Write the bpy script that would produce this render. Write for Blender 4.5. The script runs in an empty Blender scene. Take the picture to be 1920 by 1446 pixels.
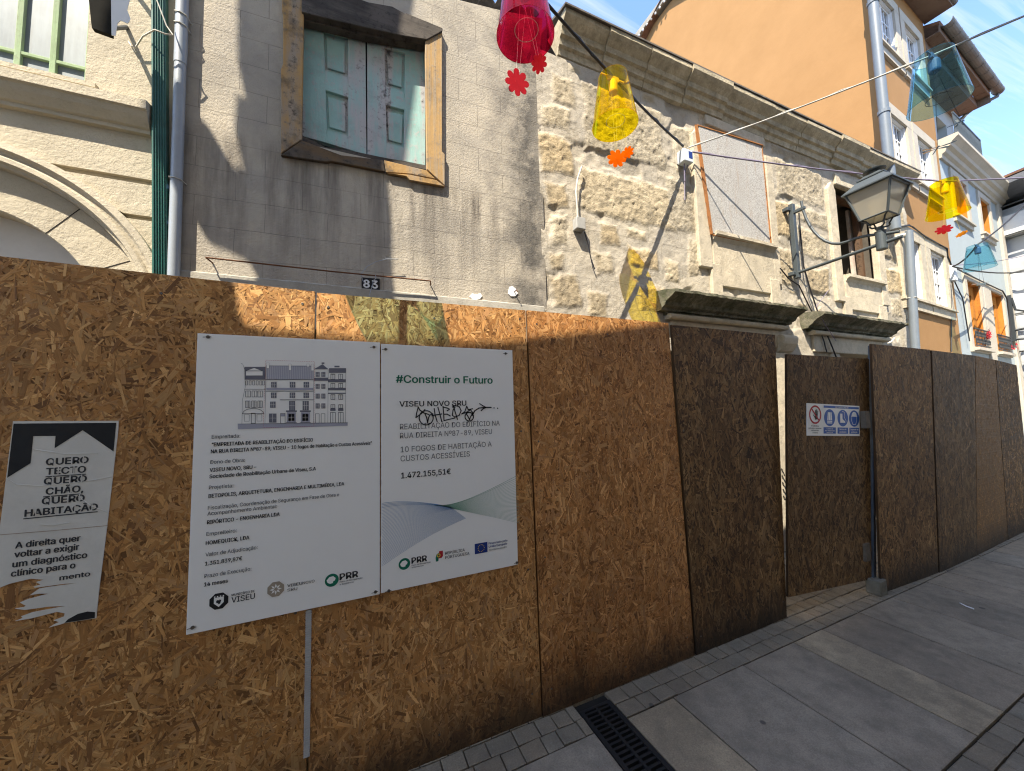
import bpy, math, random
import numpy as np
from mathutils import Vector, Matrix

random.seed(7)
SC = bpy.context.scene
COL = SC.collection

# ------------------------------------------------------------------ camera
F_PX, PITCH, ROLL, YAW = 689.84, 0.0743557, -0.02598, 0.418442
CAM = np.array([0.16233, -2.11393, 1.83835])
_fw = np.array([math.sin(YAW)*math.cos(PITCH), math.cos(YAW)*math.cos(PITCH), math.sin(PITCH)])
_rt0 = np.array([math.cos(YAW), -math.sin(YAW), 0.0])
_up0 = np.cross(_rt0, _fw)
RT = _rt0*math.cos(ROLL) + _up0*math.sin(ROLL)
UP = -_rt0*math.sin(ROLL) + _up0*math.cos(ROLL)
cd = bpy.data.cameras.new('camera')
cam = bpy.data.objects.new('camera', cd); COL.objects.link(cam)
m = Matrix.Identity(4)
for i in range(3):
    m[i][0] = RT[i]; m[i][1] = UP[i]; m[i][2] = -_fw[i]; m[i][3] = CAM[i]
cam.matrix_world = m
cd.sensor_width = 36.0; cd.lens = 36.0*F_PX/1920.0
cd.clip_start = 0.05; cd.clip_end = 2000
SC.camera = cam

# ------------------------------------------------------------------ light: sun, sky, exposure
SUN = np.array([1.36, 1.0, -2.5]); SUN_N = SUN/np.linalg.norm(SUN)     # travelling direction of the sunlight
sd = bpy.data.lights.new('sun', 'SUN'); sd.energy = 2.3; sd.angle = math.radians(0.16); sd.color = (1.0, .91, .76)
sun = bpy.data.objects.new('sun', sd); COL.objects.link(sun)
sun.rotation_euler = Vector(SUN_N).to_track_quat('-Z', 'Y').to_euler(); sun.location = (-6, -5, 14)
SC.view_settings.view_transform = 'Standard'; SC.view_settings.look = 'None'
SC.view_settings.exposure = 2.6; SC.view_settings.gamma = 1.0
world = bpy.data.worlds.new('World'); SC.world = world; world.use_nodes = True
wn = world.node_tree.nodes; wl = world.node_tree.links
sky = wn.new('ShaderNodeTexSky'); sky.sky_type = 'NISHITA'; sky.sun_disc = False
sky.sun_elevation = math.asin(-SUN_N[2]); sky.sun_rotation = math.atan2(-SUN_N[0], -SUN_N[1])
sky.air_density = 1.0; sky.dust_density = 0.5; sky.ozone_density = 3.0
tc = wn.new('ShaderNodeTexCoord'); sep = wn.new('ShaderNodeSeparateXYZ'); wl.new(tc.outputs['Generated'], sep.inputs[0])
def wmath(op, a, b):
    n = wn.new('ShaderNodeMath'); n.operation = op
    for k, s in enumerate((a, b)):
        if s is None: continue
        if isinstance(s, (int, float)): n.inputs[k].default_value = s
        else: wl.new(s, n.inputs[k])
    return n.outputs[0]
zz = wmath('MAXIMUM', sep.outputs[2], 0.06)
comb = wn.new('ShaderNodeCombineXYZ'); wl.new(wmath('DIVIDE', sep.outputs[0], zz), comb.inputs[0]); wl.new(wmath('DIVIDE', sep.outputs[1], zz), comb.inputs[1])
mp = wn.new('ShaderNodeMapping'); mp.inputs['Rotation'].default_value = (0, 0, 0.5); mp.inputs['Scale'].default_value = (0.7, 5.2, 1); wl.new(comb.outputs[0], mp.inputs[0])
nz = wn.new('ShaderNodeTexNoise'); nz.inputs['Scale'].default_value = 1.3; nz.inputs['Detail'].default_value = 7; nz.inputs['Distortion'].default_value = .9; nz.inputs['Roughness'].default_value = .62; wl.new(mp.outputs[0], nz.inputs['Vector'])
rp = wn.new('ShaderNodeValToRGB'); rp.color_ramp.elements[0].position = .47; rp.color_ramp.elements[1].position = .74
rp.color_ramp.elements[1].color = (.8, .8, .8, 1); wl.new(nz.outputs[0], rp.inputs[0])
mx = wn.new('ShaderNodeMixRGB'); wl.new(rp.outputs[0], mx.inputs[0]); tint = wn.new('ShaderNodeMixRGB'); tint.blend_type = 'MULTIPLY'; tint.inputs[0].default_value = 1.0; tint.inputs[2].default_value = (.90, .93, 1.0, 1); wl.new(sky.outputs[0], tint.inputs[1]); wl.new(tint.outputs[0], mx.inputs[1]); mx.inputs[2].default_value = (2.3, 2.4, 2.55, 1)
bg = wn['Background']; bg.inputs['Strength'].default_value = 0.088; wl.new(mx.outputs[0], bg.inputs['Color'])
SC.render.engine = 'CYCLES'
SC.cycles.use_denoising = True; SC.cycles.denoising_prefilter = 'NONE'; SC.cycles.filter_width = 1.15
SC.cycles.max_bounces = 8; SC.cycles.transparent_max_bounces = 16; SC.cycles.diffuse_bounces = 6
SC.cycles.sample_clamp_indirect = 6

# ------------------------------------------------------------------ frames: local (u along, z up, off towards the street)
class Frame:
    def __init__(s, O, u, n):
        s.O = np.array(O, float); s.u = np.array(u, float); s.n = np.array(n, float)
    def at(s, u, z, off=0.0):
        return s.O + s.u*u + s.n*off + np.array([0, 0, z])
    def px(s, x, y, off=0.0):              # where the sight line through a photograph point meets the plane: survey of real sizes
        d = _fw + RT*(x-960)/F_PX - UP*(y-723)/F_PX
        P = s.O + s.n*off
        q = CAM + d*(np.dot(P-CAM, s.n)/np.dot(d, s.n))
        return float(np.dot(q-s.O, s.u)), float(q[2])
def ray(x, y): return _fw + RT*(x-960)/F_PX - UP*(y-723)/F_PX
def along(x, y, t): return CAM + ray(x, y)*t
def proj(P):
    d = np.asarray(P)-CAM; z = d@_fw
    return 960+F_PX*(d@RT)/z, 723-F_PX*(d@UP)/z
_a = math.radians(-1.0)
_us = np.array([math.cos(_a), math.sin(_a), 0]); _ns = np.array([math.sin(_a), -math.cos(_a), 0])
FS = Frame(np.array([1, 1, 0])-_us, _us, _ns)                       # facade of the plaster and stone houses
_b = math.radians(3.4)
FO = Frame((8.855, .84, 0), (math.cos(_b), math.sin(_b), 0), (math.sin(_b), -math.cos(_b), 0))   # orange and blue houses
FH = Frame((0, 0, 0), (1, 0, 0), (0, -1, 0))                        # hoarding line
FW_ = Frame((8.855, .84, 0), -FO.n, -FO.u)                          # side wall of the orange house (u = depth back)

# ------------------------------------------------------------------ mesh builder
WL = {}                                                              # world location of parents
class MB:
    def __init__(s): s.v = []; s.f = []
    def add(s, vs, fs):
        k = len(s.v); s.v += [tuple(float(c) for c in p) for p in vs]; s.f += [tuple(i+k for i in f) for f in fs]
        return s
    def hexa(s, p):                                                  # 8 points: bottom ring 0-3, top ring 4-7
        return s.add(p, [(3, 2, 1, 0), (4, 5, 6, 7), (0, 1, 5, 4), (1, 2, 6, 5), (2, 3, 7, 6), (3, 0, 4, 7)])
    def box(s, fr, u0, u1, z0, z1, o0, o1):
        return s.hexa([fr.at(u0, z0, o1), fr.at(u1, z0, o1), fr.at(u1, z0, o0), fr.at(u0, z0, o0),
                       fr.at(u0, z1, o1), fr.at(u1, z1, o1), fr.at(u1, z1, o0), fr.at(u0, z1, o0)])
    def prism(s, fr, poly, o0, o1):
        n = len(poly)
        a = sum(poly[i][0]*poly[(i+1) % n][1]-poly[(i+1) % n][0]*poly[i][1] for i in range(n))
        if a < 0: poly = poly[::-1]
        vs = [fr.at(u, z, o1) for u, z in poly] + [fr.at(u, z, o0) for u, z in poly]
        fs = [tuple(range(n)), tuple(range(2*n-1, n-1, -1))] + [(i, i+n, (i+1) % n+n, (i+1) % n) for i in range(n)]
        return s.add(vs, fs)
    def flat(s, fr, poly, off):
        n = len(poly); a = sum(poly[i][0]*poly[(i+1) % n][1]-poly[(i+1) % n][0]*poly[i][1] for i in range(n))
        if a < 0: poly = poly[::-1]
        return s.add([fr.at(u, z, off) for u, z in poly], [tuple(range(n))])
    def disc(s, fr, u, z, ru, rz, off, n=28, a0=0.0):
        return s.flat(fr, [(u+ru*math.cos(a0+2*math.pi*i/n), z+rz*math.sin(a0+2*math.pi*i/n)) for i in range(n)], off)
    def ring(s, fr, u, z, r0, r1, off, n=36, a0=0.0, a1=2*math.pi):
        for i in range(n):
            t0 = a0+(a1-a0)*i/n; t1 = a0+(a1-a0)*(i+1)/n
            s.flat(fr, [(u+r0*math.cos(t0), z+r0*math.sin(t0)), (u+r1*math.cos(t0), z+r1*math.sin(t0)),
                        (u+r1*math.cos(t1), z+r1*math.sin(t1)), (u+r0*math.cos(t1), z+r0*math.sin(t1))], off)
        return s
    def line(s, fr, pts, w, off):                                    # inked stroke
        for (a, b) in zip(pts[:-1], pts[1:]):
            d = np.array(b)-np.array(a); L = np.linalg.norm(d)
            if L < 1e-9: continue
            d = d/L; nn = np.array([-d[1], d[0]])*w/2; e = d*w*.35
            a_ = np.array(a)-e; b_ = np.array(b)+e
            s.flat(fr, [tuple(a_-nn), tuple(b_-nn), tuple(b_+nn), tuple(a_+nn)], off)
        return s
    def tube(s, pts, r, n=8, caps=True, r1=None):
        pts = [np.array(p, float) for p in pts]; N = len(pts); rings = []
        up = None
        for i, p in enumerate(pts):
            t = pts[min(i+1, N-1)]-pts[max(i-1, 0)]; t /= (np.linalg.norm(t)+1e-12)
            if up is None:
                up = np.array([0, 0, 1.0]) if abs(t[2]) < .9 else np.array([1.0, 0, 0])
            x = np.cross(up, t); x /= np.linalg.norm(x); y = np.cross(t, x); up = y
            rr = r if r1 is None else r+(r1-r)*i/(N-1)
            rings.append([p+(x*math.cos(2*math.pi*k/n)+y*math.sin(2*math.pi*k/n))*rr for k in range(n)])
        vs = [q for rg in rings for q in rg]; fs = []
        for i in range(N-1):
            for k in range(n):
                fs.append((i*n+k, i*n+(k+1) % n, (i+1)*n+(k+1) % n, (i+1)*n+k))
        if caps:                                                     # caps own their corners so that smooth sides stay smooth
            k = len(vs); vs = vs+rings[0]+rings[-1]; fs += [tuple(range(k+n-1, k-1, -1)), tuple(range(k+n, k+2*n))]
        return s.add(vs, fs)
    def lathe(s, c, prof, n=24, caps=True):                          # profile of (radius, z) about a vertical axis
        c = np.array(c, float); vs = []; fs = []
        for r, z in prof:
            vs += [c+np.array([r*math.cos(2*math.pi*k/n), r*math.sin(2*math.pi*k/n), z]) for k in range(n)]
        for i in range(len(prof)-1):
            for k in range(n):
                fs.append((i*n+k, i*n+(k+1) % n, (i+1)*n+(k+1) % n, (i+1)*n+k))
        if caps:
            k = len(vs); vs = vs+vs[:n]+vs[-n:]; fs += [tuple(range(k+n-1, k-1, -1)), tuple(range(k+n, k+2*n))]
        return s.add(vs, fs)
    def sweep(s, fr, prof, u0, u1, skew=None, caps=True, seg=1, jit=0.0):   # profile of (off, z) pushed along u
        n = len(prof); vs = []
        for j in range(seg+1):
            u = u0+(u1-u0)*j/seg
            vs += [fr.at(u+(random.uniform(-jit, jit) if 0 < j < seg else 0), z+random.uniform(-jit, jit)*.5, o+random.uniform(-jit, jit)*.5) for o, z in prof]
        fs = []
        for j in range(seg):
            for i in range(n-1):
                fs.append((j*n+i, j*n+i+1, (j+1)*n+i+1, (j+1)*n+i))
            fs.append((j*n+n-1, j*n, (j+1)*n, (j+1)*n+n-1))
        if caps: fs += [tuple(range(n-1, -1, -1)), tuple(range(seg*n, seg*n+n))]
        return s.add(vs, fs)
    def wall(s, fr, u0, u1, z0, z1, holes, off=0.0, depth=.2):       # front skin with rectangular openings and their reveals
        us = sorted({u0, u1, *[h[0] for h in holes], *[h[1] for h in holes]}); zs = sorted({z0, z1, *[h[2] for h in holes], *[h[3] for h in holes]})
        us = [u for u in us if u0 <= u <= u1]; zs = [z for z in zs if z0 <= z <= z1]
        for a, b in zip(us[:-1], us[1:]):
            for c, d in zip(zs[:-1], zs[1:]):
                um, zm = (a+b)/2, (c+d)/2
                if any(h[0] < um < h[1] and h[2] < zm < h[3] for h in holes): continue
                s.add([fr.at(a, c, off), fr.at(b, c, off), fr.at(b, d, off), fr.at(a, d, off)], [(0, 1, 2, 3)])
        for a, b, c, d in holes:
            f0, f1 = off, off-depth
            for (p, q) in (((a, c), (b, c)), ((b, c), (b, d)), ((b, d), (a, d)), ((a, d), (a, c))):
                s.add([fr.at(p[0], p[1], f0), fr.at(p[0], p[1], f1), fr.at(q[0], q[1], f1), fr.at(q[0], q[1], f0)], [(0, 1, 2, 3)])
        return s
    def build(s, name, mat, parent=None, smooth=False, bevel=0.0, seg=1, base=True, recalc=False):
        V = np.array(s.v, float)
        lo = V.min(0); hi = V.max(0)
        o0 = np.array([(lo[0]+hi[0])/2, (lo[1]+hi[1])/2, lo[2]])
        me = bpy.data.meshes.new(name); me.from_pydata((V-o0).tolist(), [], s.f)
        if recalc:
            import bmesh
            bm = bmesh.new(); bm.from_mesh(me); bmesh.ops.recalc_face_normals(bm, faces=bm.faces); bm.to_mesh(me); bm.free()
        me.materials.append(mat)
        if smooth: me.polygons.foreach_set('use_smooth', [True]*len(me.polygons))
        ob = bpy.data.objects.new(name, me); COL.objects.link(ob)
        if parent is not None:
            ob.parent = parent; ob.location = o0-WL[parent.name]
        else: ob.location = o0
        WL[ob.name] = o0
        if bevel:
            md = ob.modifiers.new('bevel', 'BEVEL'); md.width = bevel; md.segments = seg; md.limit_method = 'ANGLE'; md.angle_limit = .6
        return ob

def tag(o, label=None, cat=None, group=None, kind=None):
    if label: o['label'] = label
    if cat: o['category'] = cat
    if group: o['group'] = group
    if kind: o['kind'] = kind
    return o
def thing(name, label, cat, loc, group=None):
    o = bpy.data.objects.new(name, None); COL.objects.link(o); o.location = loc; o.empty_display_size = .1
    WL[o.name] = np.array(loc, float); return tag(o, label, cat, group)
def copy_tree(root, loc, label, group=None, rotz=0.0, scale=1.0):
    r = root.copy(); COL.objects.link(r); r.location = loc; r.rotation_euler = (0, 0, rotz); r.scale = (scale,)*3; r['label'] = label
    if group: r['group'] = group
    for ch in list(root.children):
        c = ch.copy(); COL.objects.link(c); c.parent = r
        for g in list(ch.children):
            d = g.copy(); COL.objects.link(d); d.parent = c
    WL[r.name] = np.array(loc, float)
    return r

# ------------------------------------------------------------------ text
import os
try:                                                                 # Blender's own interface sans serif; its built-in face otherwise
    FONT = bpy.data.fonts.load(os.path.join(bpy.utils.system_resource('DATAFILES'), 'fonts', 'Inter.woff2'))
except Exception:
    FONT = None
def _text_raw(body, bold, spacing):
    cu = bpy.data.curves.new('t', 'FONT'); cu.body = body; cu.size = 1.0; cu.offset = bold; cu.space_character = spacing
    if FONT: cu.font = FONT
    cu.size = 1.0; cu.resolution_u = 3
    ob = bpy.data.objects.new('t', cu); COL.objects.link(ob)
    dg = bpy.context.evaluated_depsgraph_get(); ev = ob.evaluated_get(dg); me = ev.to_mesh()
    V = np.array([v.co[:2] for v in me.vertices]); Fc = [tuple(p.vertices) for p in me.polygons]
    ev.to_mesh_clear(); bpy.data.objects.remove(ob); bpy.data.curves.remove(cu)
    return V, Fc
_CAP = _text_raw('H', 0, 1)[0][:, 1].max()
def text(mb, fr, body, u0, z0, width, cap, off, bold=0.0, spacing=1.0, slope=0.0, center=False, slant=0.0):
    V, Fc = _text_raw(body, 0.0, spacing)
    k = cap/_CAP; x0 = V[:, 0].min(); w = V[:, 0].max()-x0
    kx = width/w if width else k
    if center: u0 = u0-(w*kx)/2
    fs = []
    for f in Fc:
        a = sum(V[f[i]][0]*V[f[(i+1) % len(f)]][1]-V[f[(i+1) % len(f)]][0]*V[f[i]][1] for i in range(len(f)))
        fs.append(f if a > 0 else f[::-1])
    for j, (sh, sv) in enumerate(((-1, 0), (1, 0), (0, -.6), (0, .6)) if bold else ((0, 0),)):               # heavier weights: the outline printed again a hair to each side
        mb.add([fr.at(u0+(x-x0)*kx+sh*bold*1.9*cap, z0+y*k+(x-x0)*kx*slope+sv*bold*1.9*cap, off+j*.00012) for x, y in V], fs)

# ------------------------------------------------------------------ materials
class NT:
    def __init__(s, name):
        s.m = bpy.data.materials.new(name); s.m.use_nodes = True; s.t = s.m.node_tree; s.n = s.t.nodes; s.l = s.t.links
        s.bsdf = s.n['Principled BSDF']; s.out = s.n['Material Output']
    def new(s, typ, **kw):
        n = s.n.new('ShaderNode'+typ)
        for k, v in kw.items(): setattr(n, k, v)
        return n
    def set(s, sock, v):
        if v is None: return
        if isinstance(v, (int, float)): sock.default_value = v
        elif isinstance(v, tuple):
            sock.default_value = v if len(v) == len(sock.default_value) else tuple(v)+(1,)
        else: s.l.new(v, sock)
    def pos(s):
        return s.new('NewGeometry').outputs['Position']
    def obj(s): return s.new('TexCoord').outputs['Object']
    def mapping(s, vec, scale=(1, 1, 1), rot=(0, 0, 0), loc=(0, 0, 0)):
        n = s.new('Mapping'); n.inputs['Scale'].default_value = scale; n.inputs['Rotation'].default_value = rot; n.inputs['Location'].default_value = loc
        s.l.new(vec, n.inputs[0]); return n.outputs[0]
    def noise(s, vec, scale, detail=5, rough=.6, dist=0.0):
        n = s.new('TexNoise'); n.inputs['Scale'].default_value = scale; n.inputs['Detail'].default_value = detail; n.inputs['Roughness'].default_value = rough; n.inputs['Distortion'].default_value = dist
        s.l.new(vec, n.inputs['Vector']); return n.outputs[0]
    def voro(s, vec, scale, feature='F1', out='Distance', rand=1.0):
        n = s.new('TexVoronoi'); n.feature = feature; n.inputs['Scale'].default_value = scale; n.inputs['Randomness'].default_value = rand
        s.l.new(vec, n.inputs['Vector']); return n.outputs[out]
    def ramp(s, fac, *stops):
        n = s.new('ValToRGB'); e = n.color_ramp.elements
        while len(e) < len(stops): e.new(.5)
        for el, (p, c) in zip(e, stops):
            el.position = p; el.color = (c, c, c, 1) if isinstance(c, (int, float)) else tuple(c)+(1,)
        s.l.new(fac, n.inputs[0]); return n.outputs[0]
    def mix(s, fac, a, b, mode='MIX'):
        n = s.new('MixRGB', blend_type=mode); s.set(n.inputs[0], fac); s.set(n.inputs[1], a); s.set(n.inputs[2], b); return n.outputs[0]
    def math(s, op, a, b=None):
        n = s.new('Math', operation=op); s.set(n.inputs[0], a); s.set(n.inputs[1], b); return n.outputs[0]
    def attr(s, name, out='Color'):
        n = s.new('Attribute'); n.attribute_name = name; return n.outputs[out]
    def bump(s, h, strength, dist, nrm=None):
        n = s.new('Bump'); n.inputs['Strength'].default_value = strength; n.inputs['Distance'].default_value = dist; s.l.new(h, n.inputs['Height'])
        if nrm is not None: s.l.new(nrm, n.inputs['Normal'])
        return n.outputs[0]
    def done(s, col=None, rough=None, spec=None, metal=None, nrm=None):
        b = s.bsdf
        s.set(b.inputs['Base Color'], col); s.set(b.inputs['Roughness'], rough); s.set(b.inputs['Metallic'], metal)
        if spec is not None: b.inputs['Specular IOR Level'].default_value = spec
        if nrm is not None: s.l.new(nrm, b.inputs['Normal'])
        return s.m
def simple(name, col, rough=.7, spec=.3, metal=0.0, dirt=.25, scale=6.0, bump=.0, col2=None, bs=40.0):
    t = NT(name); p = t.pos()
    n1 = t.noise(p, scale, 6, .65); n2 = t.noise(p, scale*7, 4, .6)
    c2 = col2 if col2 else tuple(c*(1-dirt) for c in col)
    c = t.mix(t.ramp(n1, (.35, 0), (.68, 1)), col, c2)
    c = t.mix(t.math('MULTIPLY', t.ramp(n2, (.4, 0), (.8, 1)), dirt*.8), c, tuple(x*.55 for x in col))
    nr = t.bump(t.noise(p, bs, 6, .7), bump, .01) if bump else None
    return t.done(c, t.ramp(n1, (.3, max(0, rough-.08)), (.7, min(1, rough+.08))), spec, metal, nr)

def plaster_mat():
    t = NT('scored_cement_render'); p = t.pos()
    br = t.new('TexBrick', offset=.43, squash=1.0)
    br.inputs['Color1'].default_value = (1, 1, 1, 1); br.inputs['Color2'].default_value = (.88, .88, .88, 1); br.inputs['Mortar'].default_value = (0, 0, 0, 1)
    br.inputs['Scale'].default_value = 1.0; br.inputs['Mortar Size'].default_value = .0022; br.inputs['Mortar Smooth'].default_value = .3
    br.inputs['Brick Width'].default_value = .42; br.inputs['Row Height'].default_value = .215
    s_ = t.new('SeparateXYZ'); t.l.new(p, s_.inputs[0]); c_ = t.new('CombineXYZ')
    wob = t.math('MULTIPLY', t.math('SUBTRACT', t.noise(p, 1.7, 2), .5), .03)
    t.l.new(t.math('ADD', s_.outputs[0], wob), c_.inputs[0])
    t.l.new(t.math('ADD', t.math('ADD', s_.outputs[2], wob), t.math('MULTIPLY', s_.outputs[0], -.022)), c_.inputs[1])
    t.l.new(c_.outputs[0], br.inputs['Vector'])
    big = t.noise(p, .9, 5, .6, .4); mid = t.noise(p, 4.5, 6, .65); fine = t.noise(p, 60, 6, .75)
    c = t.mix(t.ramp(big, (.3, 0), (.7, 1)), (.51, .45, .355), (.39, .352, .29))
    c = t.mix(t.math('MULTIPLY', t.ramp(mid, (.42, 0), (.75, 1)), .55), c, (.27, .25, .225))
    # dark run-off streaks, stretched down the wall
    st = t.noise(t.mapping(p, (5.5, 5.5, .55)), 1.0, 5, .7)
    u_ = s_.outputs[0]; z_ = s_.outputs[2]
    band = t.math('MULTIPLY', t.ramp(u_, (0.0, 1), (.5, 1)), 1.0)
    under = t.ramp(t.math('DIVIDE', z_, 5.0), (.60, .35), (.76, 1.0), (.80, .0))
    c = t.mix(t.math('MULTIPLY', t.math('MULTIPLY', t.ramp(st, (.42, 0), (.66, 1)), under), .9), c, (.11, .095, .08))
    blot = t.math('MULTIPLY', t.ramp(t.noise(p, 1.9, 7, .72, .6), (.50, 0), (.66, 1)), t.ramp(t.noise(p, 14, 6, .7), (.3, .35), (.6, 1)))
    c = t.mix(t.math('MULTIPLY', blot, t.ramp(u_, (.0, .30), (1.0, .55))), c, (.22, .20, .172))
    # sooty damp edge next to the stone house
    dist = t.math('ABSOLUTE', t.math('SUBTRACT', t.math('ADD', u_, t.math('MULTIPLY', mid, .5)), 2.05))
    edge = t.ramp(dist, (.0, .92), (.48, 0))
    c = t.mix(t.math('MULTIPLY', edge, t.ramp(t.noise(p, 2.2, 6, .7), (.36, 0), (.56, 1))), c, (.085, .08, .073))
    mort = t.math('SUBTRACT', 1.0, br.outputs['Fac'])
    keep = t.ramp(t.noise(p, 3.1, 4), (.36, .25), (.5, 1))
    c = t.mix(t.math('MULTIPLY', t.math('MULTIPLY', br.outputs['Fac'], keep), .45), c, (.14, .125, .11))
    c = t.mix(.12, c, br.outputs['Color'], 'MULTIPLY')
    h = t.math('ADD', t.math('MULTIPLY', fine, .6), t.math('MULTIPLY', mort, .14))
    nr = t.bump(h, .9, .016); nr = t.bump(t.noise(p, 9, 5, .6), .13, .03, nr)
    return t.done(c, .93, .12, None, nr)

def stone_mat(name, c1, c2, grain=55, bump=.5, lichen=.35, moss=0.0):
    t = NT(name); p = t.pos()
    big = t.noise(p, 1.4, 5, .6); mid = t.noise(p, 8, 6, .7); fine = t.noise(p, grain, 6, .75)
    c = t.mix(t.ramp(big, (.32, 0), (.68, 1)), c1, c2)
    c = t.mix(t.math('MULTIPLY', t.ramp(mid, (.45, 0), (.72, 1)), lichen), c, tuple(x*.45 for x in c2))
    c = t.mix(t.math('MULTIPLY', t.ramp(fine, (.5, 0), (.75, 1)), .35), c, tuple(x*.6 for x in c2))
    if moss:
        mo = t.noise(p, 5.0, 6, .75)
        c = t.mix(t.math('MULTIPLY', t.ramp(mo, (.36, 0), (.6, 1)), moss), c, (.035, .045, .018))
        c = t.mix(t.math('MULTIPLY', t.ramp(t.noise(p, 11, 6, .7), (.5, 0), (.7, 1)), moss*.8), c, (.03, .03, .026))
    nr = t.bump(fine, bump, .012); nr = t.bump(mid, bump*.6, .03, nr)
    return t.done(c, .92, .15, None, nr)

def rubble_mat():
    t = NT('rubble_granite'); p = t.pos(); a = t.attr('stone'); s_ = t.new('SeparateColor'); t.l.new(a, s_.inputs[0])
    mask, rnd, pit = s_.outputs[0], s_.outputs[1], s_.outputs[2]
    st = t.ramp(rnd, (0, (.58, .485, .33)), (.35, (.49, .43, .325)), (.7, (.55, .43, .26)), (1.0, (.42, .345, .235)))
    st = t.mix(t.math('MULTIPLY', t.ramp(t.noise(p, 6, 6, .7), (.45, 0), (.7, 1)), .55), st, (.25, .20, .125))
    mo = t.mix(t.ramp(t.noise(p, 2.5, 5, .6), (.35, 0), (.65, 1)), (.51, .45, .35), (.40, .36, .295))
    c = t.mix(mask, mo, st)
    c = t.mix(t.math('MULTIPLY', t.ramp(t.noise(p, 3.1, 7, .75), (.5, 0), (.68, 1)), .6), c, (.19, .165, .125))
    c = t.mix(t.math('MULTIPLY', pit, .35), c, (.19, .16, .115))
    br = t.new('TexBrick', offset=.37); br.inputs['Scale'].default_value = 1.0; br.inputs['Mortar Size'].default_value = .0024; br.inputs['Mortar Smooth'].default_value = .2; br.inputs['Brick Width'].default_value = .5; br.inputs['Row Height'].default_value = .27
    q_ = t.new('SeparateXYZ'); t.l.new(p, q_.inputs[0]); w_ = t.math('MULTIPLY', t.noise(p, 1.5, 3), .06); k_ = t.new('CombineXYZ'); t.l.new(t.math('ADD', q_.outputs[0], w_), k_.inputs[0]); t.l.new(t.math('ADD', q_.outputs[2], w_), k_.inputs[1]); t.l.new(k_.outputs[0], br.inputs['Vector'])
    c = t.mix(t.math('MULTIPLY', t.math('MULTIPLY', br.outputs['Fac'], t.math('SUBTRACT', 1.0, mask)), .6), c, (.17, .15, .12))
    fine = t.noise(p, 75, 5, .75)
    c = t.mix(t.math('MULTIPLY', t.ramp(fine, (.5, 0), (.78, 1)), .3), c, (.2, .17, .13))
    grit = t.noise(p, 38, 6, .8)
    gate_ = t.math('ADD', t.math('MULTIPLY', mask, .8), .25)
    nr = t.bump(t.math('MULTIPLY', grit, gate_), .8, .024); nr = t.bump(fine, .6, .012, nr)
    return t.done(c, .95, .1, None, nr)

def osb_mat(name, tint, grime=.5, foot=1.0):
    t = NT(name); p = t.pos(); fc = t.attr('flake')
    uv = t.new('UVMap'); uv.uv_map = 'strand'
    streak = t.noise(t.mapping(uv.outputs[0], (14, 260, 1)), 1.0, 3, .6)
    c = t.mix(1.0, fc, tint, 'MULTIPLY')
    c = t.mix(t.math('MULTIPLY', t.ramp(streak, (.35, 0), (.75, 1)), .45), c, t.mix(1.0, c, (.5, .42, .36), 'MULTIPLY'))
    g = t.noise(p, 1.1, 6, .68); g2 = t.noise(t.mapping(p, (5, 5, 1.2)), 1.0, 6, .7)
    c = t.mix(t.math('MULTIPLY', t.ramp(g, (.4, 0), (.7, 1)), grime), c, t.mix(1.0, c, (.46, .40, .36), 'MULTIPLY'))
    c = t.mix(t.math('MULTIPLY', t.ramp(g2, (.52, 0), (.74, 1)), grime*.8), c, t.mix(1.0, c, (.36, .31, .28), 'MULTIPLY'))
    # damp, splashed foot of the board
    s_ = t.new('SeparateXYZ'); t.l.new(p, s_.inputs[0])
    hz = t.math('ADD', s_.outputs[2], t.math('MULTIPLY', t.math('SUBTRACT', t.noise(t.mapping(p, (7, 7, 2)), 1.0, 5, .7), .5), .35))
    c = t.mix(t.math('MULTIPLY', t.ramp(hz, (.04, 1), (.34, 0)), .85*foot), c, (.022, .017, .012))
    rg = t.ramp(streak, (.3, .5), (.7, .72))
    nr = t.bump(streak, .18, .002)
    return t.done(c, rg, .32, None, nr)

def slab_mat(name, c1, c2, warm=.3):
    t = NT(name); p = t.pos(); v = t.attr('tone')
    big = t.noise(p, 1.3, 6, .65, .3); mid = t.noise(p, 7, 6, .7); sp = t.noise(p, 110, 4, .8)
    c = t.mix(t.ramp(big, (.3, 0), (.7, 1)), c1, c2)
    c = t.mix(.85, c, v, 'MULTIPLY')
    c = t.mix(t.math('MULTIPLY', t.ramp(mid, (.42, 0), (.72, 1)), .55), c, (.08, .072, .06))
    c = t.mix(t.math('MULTIPLY', t.ramp(sp, (.35, 0), (.66, 1)), .6), c, tuple(x*.42 for x in c2))
    c = t.mix(t.math('MULTIPLY', t.ramp(t.noise(p, 260, 2, .6), (.62, 0), (.7, 1)), .5), c, (.34, .32, .29))
    gum = t.voro(p, 3.4); ok = t.ramp(t.noise(p, 2.3, 3), (.44, 0), (.49, 1))
    c = t.mix(t.math('MULTIPLY', t.math('MULTIPLY', t.ramp(gum, (.055, 1), (.075, 0)), ok), .75), c, (.035, .033, .032))
    st = t.noise(p, .8, 5, .7); c = t.mix(t.math('MULTIPLY', t.ramp(st, (.5, 0), (.62, 1)), warm), c, (.10, .082, .06))
    nr = t.bump(sp, .25, .004); nr = t.bump(mid, .2, .01, nr)
    return t.done(c, t.ramp(mid, (.3, .62), (.7, .85)), .3, None, nr)

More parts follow.
